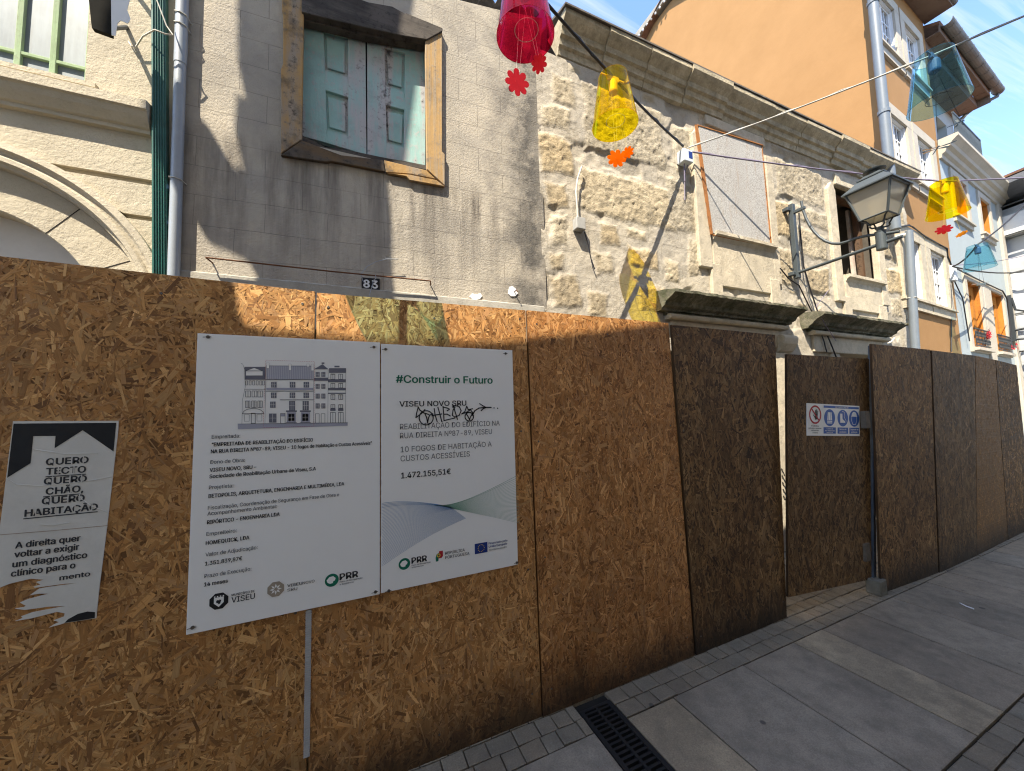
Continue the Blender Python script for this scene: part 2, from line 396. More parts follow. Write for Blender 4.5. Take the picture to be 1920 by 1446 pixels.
def shade_mat(name, col, dens):
    t = NT(name)
    tr = t.new('BsdfTransparent'); tr.inputs[0].default_value = tuple(col)+(1,)
    gl = t.new('BsdfGlossy'); gl.inputs['Roughness'].default_value = .06; gl.inputs[0].default_value = (1, 1, 1, 1)
    df = t.new('BsdfTranslucent'); df.inputs[0].default_value = tuple(c*.9 for c in col)+(1,)
    d2 = t.new('BsdfDiffuse'); d2.inputs[0].default_value = tuple(c*.9 for c in col)+(1,)
    ad = t.new('MixShader'); ad.inputs[0].default_value = .5; t.l.new(df.outputs[0], ad.inputs[1]); t.l.new(d2.outputs[0], ad.inputs[2])
    m1 = t.new('MixShader'); m1.inputs[0].default_value = dens; t.l.new(tr.outputs[0], m1.inputs[1]); t.l.new(ad.outputs[0], m1.inputs[2])
    lw = t.new('LayerWeight'); lw.inputs['Blend'].default_value = .12
    m2 = t.new('MixShader'); t.l.new(t.math('MULTIPLY', lw.outputs['Fresnel'], .7), m2.inputs[0]); t.l.new(m1.outputs[0], m2.inputs[1]); t.l.new(gl.outputs[0], m2.inputs[2])
    t.l.new(m2.outputs[0], t.out.inputs[0]); return t.m

def pane_mat(name, col, rough=.08, frost=.0):
    t = NT(name); p = t.pos()
    n = t.noise(p, 5, 5, .6); c = t.mix(t.ramp(n, (.35, 0), (.7, 1)), col, tuple(x*.7 for x in col))
    sc = t.noise(t.mapping(p, (30, 30, 3)), 1.0, 4, .7)
    if frost: c = t.mix(t.math('MULTIPLY', t.ramp(sc, (.45, 0), (.7, 1)), frost), c, tuple(min(1, x*1.5) for x in col))
    return t.done(c, rough, .6, None, None)

def worn_paint(name, paint, wood, dark, wear=.5, vertical=True, streak=9.0, gr=.7):
    t = NT(name); p = t.pos()
    sc = (streak, streak, .8) if vertical else (.8, .8, streak)
    g = t.noise(t.mapping(p, sc), 1.0, 6, .7); big = t.noise(p, 3.0, 5, .6); fl = t.noise(p, 22, 6, .75)
    c = t.mix(t.ramp(big, (.3, 0), (.7, 1)), paint, tuple(x*.78 for x in paint))
    c = t.mix(t.math('MULTIPLY', t.ramp(t.math('ADD', t.math('MULTIPLY', g, .7), t.math('MULTIPLY', big, .3)), (.46, 0), (.56, 1)), wear), c, wood)
    c = t.mix(t.math('MULTIPLY', t.ramp(fl, (.56, 0), (.62, 1)), wear*.8), c, wood)
    c = t.mix(t.math('MULTIPLY', t.ramp(t.math('MULTIPLY', g, fl), (.30, 0), (.40, 1)), .85), c, dark)
    grime = t.noise(p, 5.5, 6, .75)
    c = t.mix(t.math('MULTIPLY', t.ramp(grime, (.50, 0), (.70, 1)), wear*gr), c, dark)
    nr = t.bump(g, .6, .008); nr = t.bump(fl, .5, .006, nr)
    return t.done(c, .85, .15, None, nr)

M_PLASTER = plaster_mat()
M_RUBBLE = rubble_mat()
M_STONE = stone_mat('dressed_granite', (.60, .515, .375), (.46, .405, .31), 50, .6, .5)
M_CORN = stone_mat('weathered_cornice_stone', (.60, .51, .36), (.45, .385, .27), 40, .6, .6, .28)
M_MOSS = stone_mat('mossy_stone', (.30, .27, .20), (.17, .155, .115), 40, .7, .6, .75)
M_LEFT = stone_mat('beige_granite', (.54, .475, .355), (.47, .415, .315), 48, .55, .12)
M_CEMENT = stone_mat('cement_band', (.42, .39, .33), (.35, .33, .28), 40, .3, .3)
M_WHITEWALL = simple('white_limewash', (.74, .73, .70), .9, .2, dirt=.1)
M_ORANGE = simple('orange_render', (.335, .188, .080), .92, .15, dirt=.12, scale=.8, bump=.22, bs=16)
M_BLUEWALL = simple('pale_blue_render', (.36, .405, .41), .9, .15, dirt=.08, scale=1.5, bump=.1)
M_TRIM = stone_mat('pale_trim_stone', (.50, .45, .37), (.42, .38, .31), 50, .25, .12)
M_WHITEPAINT = simple('white_paint', (.72, .72, .71), .45, .5, dirt=.06)
M_WOODORANGE = worn_paint('varnished_orange_wood', (.50, .20, .035), (.38, .14, .03), (.2, .07, .02), .35)
M_SOFFIT = worn_paint('brown_soffit_boards', (.20, .145, .112), (.155, .112, .085), (.1, .05, .03), .3, False, 14)
M_ZINC = simple('zinc_gutter', (.13, .13, .122), .6, .4, .1, dirt=.35, scale=4)
M_TILE = simple('clay_roof_tile', (.25, .135, .09), .9, .2, dirt=.5, scale=7, bump=.4)
M_OLDTILE = simple('old_grey_roof_tile', (.16, .14, .12), .9, .2, dirt=.5, scale=7, bump=.4)
M_TEAL = worn_paint('faded_turquoise_paint', (.34, .53, .495), (.44, .43, .42), (.06, .055, .05), 1.0, True, 7, .22)
M_OCHRE = worn_paint('flaking_ochre_paint', (.42, .26, .105), (.30, .24, .175), (.045, .037, .03), 1.0, True, 5)
M_OCHREDARK = worn_paint('blackened_ochre_board', (.15, .10, .055), (.10, .085, .07), (.03, .025, .02), .9, False, 7)
M_GRAINED = worn_paint('grained_ochre_board', (.44, .28, .12), (.33, .265, .19), (.10, .075, .05), .95, True, 38, .35)
M_ROTTEN = worn_paint('rotten_grey_wood', (.11, .095, .08), (.04, .035, .03), (.03, .026, .023), .7, False)
M_GREENPIPE = simple('green_pipe_paint', (.022, .125, .10), .4, .5, dirt=.3, scale=9)
M_GREYPIPE = simple('grey_plastic_pipe', (.29, .32, .35), .42, .5, dirt=.12)
M_GREYBLUE = simple('grey_blue_pipe', (.145, .17, .195), .45, .5, dirt=.15)
M_IRON = simple('dark_iron', (.035, .04, .043), .5, .5, .2, dirt=.2)
M_POST = simple('dark_blue_grey_steel', (.075, .09, .11), .5, .4, .1, dirt=.3)
M_LANTERN = simple('grey_lantern_paint', (.062, .075, .08), .48, .5, .1, dirt=.2)
M_RUST = simple('rusty_iron', (.17, .075, .035), .85, .2, dirt=.5, scale=12, bump=.3)
M_GREENFRAME = worn_paint('pale_green_window_paint', (.33, .43, .25), (.45, .46, .36), (.1, .12, .07), .3)
M_FROST = pane_mat('frosted_pane', (.19, .225, .24), .45, .35)
M_DARKPANE = pane_mat('dark_pane', (.055, .06, .065), .06)
M_CURTAIN = simple('cream_curtain', (.40, .36, .27), .9, .1, dirt=.15, scale=8)
M_LAMPPANE = shade_mat('dusty_lantern_pane', (.86, .82, .72), .42)
M_CABLE = simple('black_cable', (.018, .017, .019), .5, .4, dirt=.1)
M_LILAC = simple('grey_lilac_cable', (.20, .17, .24), .5, .4, dirt=.2)
M_PALECABLE = simple('pale_cable', (.58, .55, .47), .6, .3, dirt=.2)
M_BOXPLASTIC = simple('pale_grey_plastic', (.60, .65, .68), .45, .5, dirt=.12)
M_OLDBOX = simple('old_grey_plastic', (.40, .39, .36), .6, .3, dirt=.3)
M_SIGN = simple('white_sign_sheet', (.86, .84, .79), .42, .45, dirt=.03, scale=2)
M_PAPER = simple('pasted_paper', (.66, .635, .57), .8, .2, dirt=.10, scale=7, bump=.12, bs=14)
M_BLACK = simple('black_ink', (.012, .012, .013), .5, .3, dirt=0)
M_INK = simple('dark_grey_ink', (.035, .036, .04), .5, .3, dirt=0)
M_INKSOFT = simple('grey_ink', (.10, .105, .115), .5, .3, dirt=0)
M_GREENINK = simple('green_ink', (.006, .15, .085), .5, .3, dirt=0)
M_BLUEINK = simple('blue_ink', (.012, .035, .19), .5, .3, dirt=0)
M_SIGNBLUE = simple('sign_blue', (.02, .10, .38), .45, .4, dirt=0)
M_REDINK = simple('red_ink', (.42, .02, .03), .5, .3, dirt=0)
M_TANINK = simple('tan_ink', (.33, .27, .20), .5, .3, dirt=0)
M_YELINK = simple('yellow_ink', (.75, .55, .05), .5, .3, dirt=0)
M_WAVEBLUE = simple('wave_blue_ink', (.10, .22, .42), .5, .3, dirt=0)
M_WAVEGREEN = simple('wave_green_ink', (.22, .38, .28), .5, .3, dirt=0)
M_LILACINK = simple('drawing_tone', (.36, .36, .42), .5, .3, dirt=0)
M_SCREW = simple('steel_screw', (.16, .14, .12), .4, .5, .8, dirt=.3)
M_SETT = slab_mat('granite_setts', (.325, .27, .185), (.255, .21, .145), .2)
M_SLAB = slab_mat('granite_slabs', (.41, .335, .235), (.32, .26, .18), .4)
M_EARTH = simple('dark_joint_earth', (.03, .027, .023), .95, .1, dirt=.3)
M_CAST = simple('cast_iron_grate', (.022, .021, .02), .6, .4, .3, dirt=.3)
M_NET = simple('grey_scaffold_net', (.55, .57, .58), .9, .1, dirt=.14, scale=1.3, bump=.1)
M_NETWHITE = simple('white_scaffold_sheet', (.80, .80, .78), .8, .2, dirt=.08, scale=2)
M_OPP = simple('pale_opposite_render', (.80, .70, .54), .9, .15, dirt=.15, scale=1)
M_TAPE = simple('pale_ribbed_strip', (.46, .45, .43), .5, .4, dirt=.2)
M_SUNDARK = simple('dull_dark_sheet', (.022, .021, .018), .95, .03, dirt=.2)
M_BOARDGREY = None

# ================================================================== numpy noise for relief
def vnoise(x, y, seed, octs=4, gain=.55):
    tot = np.zeros_like(x); amp = 1.0; nrm = 0
    for o in range(octs):
        r = np.random.default_rng(seed*31+o); G = r.random((256, 256))
        xi = np.floor(x).astype(int); yi = np.floor(y).astype(int); fx = x-xi; fy = y-yi
        fx = fx*fx*(3-2*fx); fy = fy*fy*(3-2*fy)
        a = G[yi % 256, xi % 256]; b = G[yi % 256, (xi+1) % 256]; c = G[(yi+1) % 256, xi % 256]; d = G[(yi+1) % 256, (xi+1) % 256]
        tot += amp*((a*(1-fx)+b*fx)*(1-fy)+(c*(1-fx)+d*fx)*fy); nrm += amp
        amp *= gain; x = x*2.03+7.1; y = y*2.03+3.7
    return tot/nrm

# ================================================================== the ground
def paving(name, cells, mat, gap=.004, tilt=.0015, drop=.03, tone=(.78, 1.05), z0=0.0):
    r = np.random.default_rng(11); V = []; F = []; T = []
    for (x0, x1, y0, y1) in cells:
        h = r.normal(0, tilt, 4); k = len(V); g = gap; e = min(.006, (x1-x0)*.06)
        dx = r.uniform(-g*.4, g*.4, 8)
        P = [(x0+g+dx[0], y0+g+dx[1]), (x1-g+dx[2], y0+g+dx[3]), (x1-g+dx[4], y1-g+dx[5]), (x0+g+dx[6], y1-g+dx[7])]
        Q = [(x0+g+e, y0+g+e), (x1-g-e, y0+g+e), (x1-g-e, y1-g-e), (x0+g+e, y1-g-e)]
        V += [(a, b, z0-drop) for a, b in P] + [(a, b, z0-e*.6+h[i]) for i, (a, b) in enumerate(P)] + [(Q[i][0], Q[i][1], z0+h[i]) for i in range(4)]
        F += [(k+8, k+9, k+10, k+11)]
        for i in range(4):
            j = (i+1) % 4
            F += [(k+i, k+j, k+4+j, k+4+i), (k+4+i, k+4+j, k+8+j, k+8+i)]
        tt = r.uniform(*tone); w = r.normal(0, .025)
        T += [(tt+w, tt, tt-w, 1)]*9
    me = bpy.data.meshes.new(name); me.from_pydata(V, [], F); me.materials.append(mat)
    at = me.color_attributes.new('tone', 'FLOAT_COLOR', 'CORNER'); arr = np.repeat(np.array(T, np.float32), [len(f) for f in F], axis=0); at.data.foreach_set('color', arr.ravel())
    o = bpy.data.objects.new(name, me); COL.objects.link(o); return tag(o, kind='structure')
ground = MB().add([(-300, -300, -.022), (300, -300, -.022), (300, 300, -.022), (-300, 300, -.022)], [(0, 1, 2, 3)]).build('ground', M_EARTH); tag(ground, kind='structure')
# two narrow rows of setts along the hoarding and on to the facades
cells = []
ys = [-.225, -.115, -.005, .105, .215, .325, .435, .545, .655, .765, .875, .985]
for j, (a, b) in enumerate(zip(ys[:-1], ys[1:])):
    x = -6.0+.06*(j % 2)
    while x < 15:
        w = random.uniform(.10, .165)
        if a < -.1 and x+w > 1.462 and x < 1.70:
            if 1.462-x > .03: cells.append((x, 1.462, a, b))
            if x+w-1.70 > .03: cells.append((1.70, x+w, a, b))
        else: cells.append((x, x+w, a, b))
        x += w
paving('path', cells, M_SETT, .003, .002)
# large granite slabs of the walkway
cells = []
xs = [-6, -5.1, -4.4, -3.5, -2.6, -1.9, -1.0, -.35, .35, .90, 1.462]
for a, b in zip(xs[:-1], xs[1:]): cells.append((a, b, -1.158, -.2265))
xs = [1.70, 2.071, 2.75, 3.345, 3.73, 4.30, 4.89, 5.6, 6.1, 6.9, 7.4, 8.2, 8.9, 9.4, 10.3, 11.2, 12, 13, 14]
for a, b in zip(xs[:-1], xs[1:]): cells.append((a, b, -1.158, -.2265))
pv = paving('pavement', cells, M_SLAB, .0045, .0015, tone=(.82, 1.0))
ca = pv.data.color_attributes['tone']; n9 = 36                        # paler replacement slabs
def tone_cell(i, c):
    for k in range(i*36, (i+1)*36): ca.data[k].color = c
tone_cell(10, (1.36, 1.30, 1.12, 1)); tone_cell(13, (1.42, 1.36, 1.18, 1)); tone_cell(11, (.92, .95, 1.0, 1)); tone_cell(12, (.93, .94, .97, 1)); tone_cell(9, (.9, .95, 1.02, 1)); tone_cell(14, (.85, .83, .82, 1))
cells = []; y = -1.160; j = 0
while y > -3.15:
    h = .105 if j < 1 else .125
    x = -6.0+.07*(j % 2)
    while x < 14:
        w = random.uniform(.13, .20)
        if not (1.462 < x+w and x < 1.70 and y > -1.2): cells.append((x, x+w, y-h, y))
        x += w
    y -= h; j += 1
    if j == 18: break
paving('road', cells, M_SETT, .004, .002, tone=(.72, .95))

# drain
dr = thing('drain_grate', 'black cast iron slot drain grate crossing the walkway beside the hoarding foot', 'drain grate', (1.58, -.6, -.05))
MB().box(FH, 1.466, 1.492, -.05, -.002, .065, 1.155).box(FH, 1.668, 1.696, -.05, -.002, .065, 1.155).box(FH, 1.492, 1.668, -.05, -.002, .065, .085).build('frame', M_CAST, dr)
b = MB(); o = .095
while o < 1.14:
    b.box(FH, 1.494, 1.572, -.03, -.004, o, o+.013); b.box(FH, 1.590, 1.666, -.03, -.004, o, o+.013); o += .032
b.box(FH, 1.573, 1.589, -.034, -.003, .087, 1.15); b.build('bars', M_CAST, dr)
lit = [onp for onp in [(1800, 1131), (1812, 1137), (1826, 1142)]]
pts = []
for (x, y) in lit:
    d = ray(x, y); q = CAM+d*(.006-CAM[2])/d[2]; pts.append(q)
b = MB(); b.tube([pts[0], pts[0]*.5+pts[1]*.5+np.array([0, .012, .004]), pts[1], pts[2]], .004, 5, r1=.006)
tag(b.build('litter_ribbon', M_NETWHITE, smooth=True), 'small white plastic ribbon lying on the grey slabs', 'litter')

# ================================================================== house across the street (behind the camera): it shades the walkway
YO, TH = -3.2, .15
op = thing('opposite_building', 'tall pale house across the street with added roofline shaped to cast shadows', 'building', (0, -4.5, 0))
kw, kf = (1-YO), (0-YO)                                                # distances along y from the roof edge to the facade / the hoarding
def from_wall(u, z, back=False):
    k = kw+(TH if back else 0); return (u-SUN[0]*k, z-SUN[2]*k)
def from_fence(u, z, back=False):
    k = kf+(TH if back else 0); return (u-SUN[0]*k, z-SUN[2]*k)
left_edge = [(-.668, 6.6), (-.668, 4.95), (-.612, 4.93), (-.662, 4.90), (-.655, 4.60), (-.600, 4.318), (-.655, 4.315), (-.658, 4.05), (-.598, 3.765), (-.650, 3.765), (-.66, 3.66), (-.698, 3.70), (-.75, 3.86), (-.80, 4.0), (-.84, 4.06), (-.905, 4.09), (-.97, 4.07), (-1.0, 3.95), (-1.01, 3.7), (-.98, 3.52), (-.886, 3.488), (-.751, 3.423), (-.68, 3.30), (-.591, 3.161), (-.49, 2.94), (-.40, 2.4)]
right_edge = [(.70, 6.6), (.672, 5.579), (.599, 5.032), (.50, 4.3), (.442, 3.857), (.475, 3.444), (.483, 2.986)]
fence_edge = [(-.486, 2.506), (-.43, 2.40), (-.339, 2.316), (-.20, 2.285), (-.072, 2.277), (.451, 2.257), (1.037, 2.29), (1.51, 2.353), (2.451, 2.505), (4.0, 2.53), (6.5, 2.60), (11.7, 2.93)]
poly = [from_wall(*p) for p in left_edge[::-1]] + [from_wall(u, z, True) for u, z in right_edge]
zl = [p[1] for p in poly]
low = [from_fence(u, z) for u, z in fence_edge]
# roof outline shaped from the shadow edges: eave, added shadow-casting tower, lower wing
outline = []
lo_left = from_wall(-.40, 1.2)
outline += [(-7.6, 0), (low[-1][0], 0), low[-1]] + low[::-1][1:]
tower_right = [from_wall(u, z, True) for u, z in right_edge[::-1]]
outline += tower_right
outline += [from_wall(*p) for p in left_edge]
outline += [(lo_left[0], 11.4), (-7.6, 11.2)]
FOP = Frame((0, YO, 0), (1, 0, 0), (0, 1, 0))
MB().prism(FOP, outline, -TH, 0).build('wall', M_OPP, op)
MB().box(FOP, -7.6, 7.2, 0, 9.6, -7, -TH-.01).build('body', M_OPP, op)
b = MB()
for (u0, z0) in [(-6, 1), (-3.5, 1), (-1, 1), (2, 1), (5, 1), (8, 1), (-6, 4.6), (-3.5, 4.6), (-1, 4.6), (2, 4.6), (5, 4.6), (8, 4.6)]:
    b.box(FOP, u0, u0+1.0, z0, z0+1.9, 0, .012)
b.build('window', M_DARKPANE, op)

# ================================================================== left building
lb = thing('stone_building', 'beige granite building with moulded ledge over an arched doorway and green window', 'building', (-2.0, 1.0, 0))
LW0 = -4.2; LW1 = -.945
ac, az, R0, R1, R2 = -2.02, 2.46, 1.10, .965, .72
win = (-2.17, -1.425, 4.05, 6.2)
b = MB().wall(FS, LW0, LW1, 3.62, 9.5, [win], 0.0, .2)
# field around the arch, cut by two recessed joints
bands = [(0, 3.186), (3.218, 3.436), (3.474, 3.62)]
def arch_z(u, R): return az+math.sqrt(max(0, R*R-(u-ac)**2)) if abs(u-ac) < R else None
edges = list(np.linspace(LW0, ac-R0, 6))+[ac-R0*math.cos(t) for t in np.linspace(0, math.pi, 61)][1:]+list(np.linspace(ac+R0, LW1, 3))[1:]
for a, c in zip(edges[:-1], edges[1:]):
    za, zc = (arch_z(a, R0-1e-6) or 0), (arch_z(c, R0-1e-6) or 0)
    for (l, h) in bands:
        pa, pc = max(l, za), max(l, zc)
        if pa >= h and pc >= h: continue
        pa, pc = min(pa, h), min(pc, h)
        b.prism(FS, [(a, pa), (c, pc), (c, h), (a, h)], -.03, 0)
b.prism(FS, [(LW0, 0), (ac-R0, 0)]+[(ac-R0*math.cos(t), az+R0*math.sin(t)) for t in np.linspace(0, math.pi, 49)]+[(ac+R0, 0), (LW1, 0), (LW1, 3.62), (LW0, 3.62)], -.25, -.032)
b.build('wall', M_LEFT, lb)
b = MB()                                                                # archivolt: three stepped rolls
def arch_sweep(b, prof, n=56, legs=True):                               # prof of (radius, off)
    P = [(ac-1*math.cos(t), math.sin(t)) for t in np.linspace(0, math.pi, n)]
    k0 = len(b.v); m_ = len(prof); vs = []
    cols = []
    if legs: cols.append((-1, 0, 0.0))
    for t in np.linspace(0, math.pi, n): cols.append((-math.cos(t), math.sin(t), az))
    if legs: cols.append((1, 0, 0.0))
    for (cx_, cz_, zb) in cols:
        for r, o_ in prof: vs.append(FS.at(ac+cx_*r, zb+cz_*r, o_))
    fs = []
    for j in range(len(cols)-1):
        for i in range(m_-1): fs.append((j*m_+i, j*m_+i+1, (j+1)*m_+i+1, (j+1)*m_+i))
    b.add(vs, fs); return b
arch_sweep(b, [(R0+.005, -.03), (R0+.004, .045), (R0-.035, .052), (R0-.05, .03), (R0-.065, .026), (R0-.08, .04), (R0-.105, .042), (R0-.115, .012), (R1+.005, .008), (R1, -.04)])
b.build('archivolt', M_LEFT, lb)
b = MB(); arch_sweep(b, [(R1+.003, -.04), (R1-.004, -.036), (R2+.006, -.036), (R2, -.045), (R2, -.24)])
b.build('voussoirs', M_LEFT, lb)
b = MB()
for ang in (28, 52, 80, 100, 128, 152):
    t = math.radians(ang); b.line(FS, [(ac+math.cos(t)*(R2+.004), az+math.sin(t)*(R2+.004)), (ac+math.cos(t)*(R1-.006), az+math.sin(t)*(R1-.006))], .006, -.0345)
b.build('voussoir_joints', M_EARTH, lb)
MB().prism(FS, [(ac-R2-.05, 0)]+[(ac-(R2+.05)*math.cos(t), az+(R2+.05)*math.sin(t)) for t in np.linspace(0, math.pi, 33)]+[(ac+R2+.05, 0)], -.24, -.2).build('tympanum', M_WHITEWALL, lb)
MB().sweep(FS, [(0, 3.99), (.10, 3.965), (.10, 3.905), (.085, 3.895), (.075, 3.86), (.045, 3.81), (.03, 3.80), (.03, 3.775), (0, 3.77)], LW0, -1.075, seg=30, jit=.0015).build('ledge', M_LEFT, lb)
for (ux, L) in ((-1.38, 4.33), (-1.05, 4.13)):
    pass
wf = MB()
wz0 = 4.052
for u in (-2.15, -1.765, -1.607, -1.44): wf.box(FS, u-.016, u+.016, wz0, 6.1, -.085, -.05)
wf.box(FS, -2.165, -1.425, wz0, wz0+.035, -.087, -.048); wf.box(FS, -2.165, -1.425, 4.182, 4.206, -.084, -.052); wf.box(FS, -2.165, -1.425, 5.1, 5.13, -.084, -.052)
wfo = wf.build('window', M_GREENFRAME, lb, bevel=.003)
MB().box(FS, -2.16, -1.43, wz0+.02, 6.1, -.074, -.069).build('pane', M_FROST, wfo)
MB().box(FS, -2.3, -1.36, 4.02, 4.05, -.2, .03).build('sill', M_LEFT, lb)
# dark torn sign hanging high on the wall
tb = thing('torn_sign', 'dark hanging sign board with torn white sheet above the arched stone building', 'sign', FS.at(-1.35, 4.5, .1))
q = [FS.px(*p, .22) for p in ((165, -14), (172, 52), (208, 65), (210, -14))]
MB().prism(FS, q, .19, .22).build('board', M_SUNDARK, tb)
q = [FS.px(*p, .235) for p in ((208, -14), (209, 66), (216, 67), (220, 44), (226, 38), (239, 44), (242, 40), (244, 34), (238, 18), (243, 0), (243, -14))]
MB().prism(FS, q, .231, .235).build('torn_sheet', M_NETWHITE, tb)
u, z = FS.px(208, 60, .22)
MB().tube([FS.at(u-.03, z+.25, 0), FS.at(u-.01, z+.05, .19)], .012).tube([FS.at(u-.2, z+.8, .0), FS.at(u-.1, z+.8, .22)], .015).build('bracket', M_IRON, tb)

# pipes on the joint of the two buildings
gp = MB(); uT = -1.078; uB = -1.004
def leanbox(b, fr, uT, uB, zT, zB, w, o0, o1):
    return b.hexa([fr.at(uB-w/2, zB, o1), fr.at(uB+w/2, zB, o1), fr.at(uB+w/2, zB, o0), fr.at(uB-w/2, zB, o0), fr.at(uT-w/2, zT, o1), fr.at(uT+w/2, zT, o1), fr.at(uT+w/2, zT, o0), fr.at(uT-w/2, zT, o0)])
gx0, gz0 = FS.px(298, 480, .06); gx1, gz1 = FS.px(296, 0, .06)
sl = (gx1-gx0)/(gz1-gz0); zB, zT = 2.3, 7.0; uB = gx0+(zB-gz0)*sl; uT = gx0+(zT-gz0)*sl
leanbox(gp, FS, uT, uB, zT, zB, .076, .006, .055)
for k in (-.027, -.0135, 0, .0135, .027): leanbox(gp, FS, uT+k, uB+k, zT, zB, .0055, .056, .062)
gt = thing('green_conduit', 'dark green ribbed cable conduit running down beside the grey pipe', 'conduit', FS.at(uB, zB, .09))
gp.build('duct', M_GREENPIPE, gt, bevel=.002)
MB().box(FS, gx1-.05, gx1+.05, gz1+.28, gz1+.31, .0, .066).box(FS, gx0-.05, gx0+.05, gz0-.25, gz0-.22, 0, .066).build('clamp', M_IRON, gt)
px0, pz0 = FS.px(326, 500, .04); px1, pz1 = FS.px(342, 0, .04); sl = (px1-px0)/(pz1-pz0)
def pu(z): return px0+(z-pz0)*sl
gt = thing('grey_downpipe', 'slim pale grey plastic downpipe between the stone building and rendered house', 'downpipe', FS.at(pu(0), 0, .07))
MB().tube([FS.at(pu(0.02), 0.02, .04), FS.at(pu(4.5), 4.5, .04)], .033, 16).tube([FS.at(pu(4.33), 4.33, .04), FS.at(pu(7.5), 7.5, .04)], .036, 16).build('pipe', M_GREYPIPE, gt, smooth=True)
b = MB()
for py in (28, 48, 338):
    u, z = FS.px(330, py, .04); b.tube([FS.at(pu(z)-.042, z, .0), FS.at(pu(z)-.03, z+.003, .07), FS.at(pu(z), z, .08), FS.at(pu(z)+.03, z-.004, .07), FS.at(pu(z)+.042, z, .0)], .004, 5)
b.build('wire_tie', M_PALECABLE, gt)
c = [(292, -5, .13), (301, 18, .13), (312, 48, .13), (325, 66, .12), (310, 64, .13), (290, 56, .14), (268, 68, .05), (255, 88, .03), (247, 88, .02), (241, 78, .0)]
tag(MB().tube([FS.at(*FS.px(x, y, o), o) for x, y, o in c], .0045, 6).build('loose_wire', M_PALECABLE, smooth=True), 'thin beige loose wire wrapped round the green conduit', 'wire')

# ================================================================== plaster house
ph = thing('rendered_house', 'grey cement rendered house front with scored block lines and stained wall', 'house', (.5, 1.3, 0))
wn_ = (-.205, .785, 3.985, 5.30)
b = MB().wall(FS, -.94, 1.935, 2.86, 5.35, [wn_], 0.0, .22).wall(FS, -.94, 1.935, 0, 2.86, [(-.2, .9, .9, 2.2)], 0, .2)
b.prism(FS, [(-.94, 5.35), (1.935, 5.35), (2.0, 5.972), (1.533, 5.857), (1.095, 5.775), (.4, 5.65), (-.94, 5.5)], -.25, 0)
b.build('wall', M_PLASTER, ph)
b = MB(); e = []
zs = np.linspace(2.855, 2.862, 9)
MB().sweep(FS, [(0, 2.872), (.018, 2.862), (.02, 2.3), (0, 2.3)], -.90, 1.9, seg=40, jit=.002).build('plinth_band', M_CEMENT, ph)
b = MB(); u = -.9
while u < 2.0:
    z = 5.50+.18*(u+.94)/2 if u < .4 else 5.65+(u-.4)*.2
    vs = []
    for k in range(9):
        t = math.pi*k/8
        vs += [FS.at(u+.075*math.cos(t), z+.10+.05*math.sin(t), -.04), FS.at(u+.075*math.cos(t), z+.75+.05*math.sin(t), -1.3)]
    b.add(vs, [(2*k, 2*k+2, 2*k+3, 2*k+1) for k in range(8)])
    u += .165
b.build('roof_tiles', M_OLDTILE, ph)
# window casing
b = MB()
def pxp(*p, off=0.03): return [FS.px(x, y, off) for x, y in p]
cs = thing('x', '', '', (0, 0, 0)); bpy.data.objects.remove(cs)
left = MB().prism(FS, pxp((527, 288), (527, 130), (531, 120), (531, 28), (529, 22), (529, -40), (570, -40), (570, 0), (566, 262)), .0, .035)
win_o = left.build('window_frame', M_OCHRE, ph, bevel=.004)
MB().prism(FS, pxp((797, 78), (829, 60), (829, 285), (834, 290), (834, 349), (800, 318)), .0, .036).build('jamb_board', M_GRAINED, win_o, bevel=.004)
MB().prism(FS, pxp((526, 291), (566, 263), (640, 291), (718, 300), (722, 322), (620, 302), (612, 304)), .0, .032).build('bottom_board', M_OCHREDARK, win_o, bevel=.004)
MB().prism(FS, pxp((720, 300), (799, 319), (818, 336), (768, 326), (724, 323)), .0, .030).build('bottom_board', M_OCHRE, win_o, bevel=.004); MB().prism(FS, pxp((726, 325), (768, 328), (818, 338), (834, 350), (768, 338), (762, 331)), .0, .034).build('split_board', M_OCHRE, win_o, bevel=.003)
MB().prism(FS, pxp((566, 27), (600, 36), (690, 57), (760, 72), (800, 78), (829, 62), (829, 56), (760, 28), (760, 30), (735, 16), (690, 8), (640, -10), (566, -30)), -.05, .05).build('lintel_board', M_ROTTEN, win_o, bevel=.006)
MB().prism(FS, pxp((566, 22), (690, 52), (800, 73), (800, 80), (690, 62), (566, 31)), -.06, .0).build('head_rail', M_ROTTEN, win_o)
MB().box(FS, -.235, -.20, 3.98, 5.3, -.20, .0).box(FS, .783, .80, 3.98, 5.3, -.2, .0).build('reveal_board', M_ROTTEN, win_o)
MB().prism(FS, [FS.px(x, y, -.02) for x, y in ((564, 262), (640, 293), (720, 302), (800, 318), (800, 310), (740, 300), (660, 283), (610, 276), (566, 254))], -.1, -.02).build('sill_board', M_ROTTEN, win_o)
SO = -.09
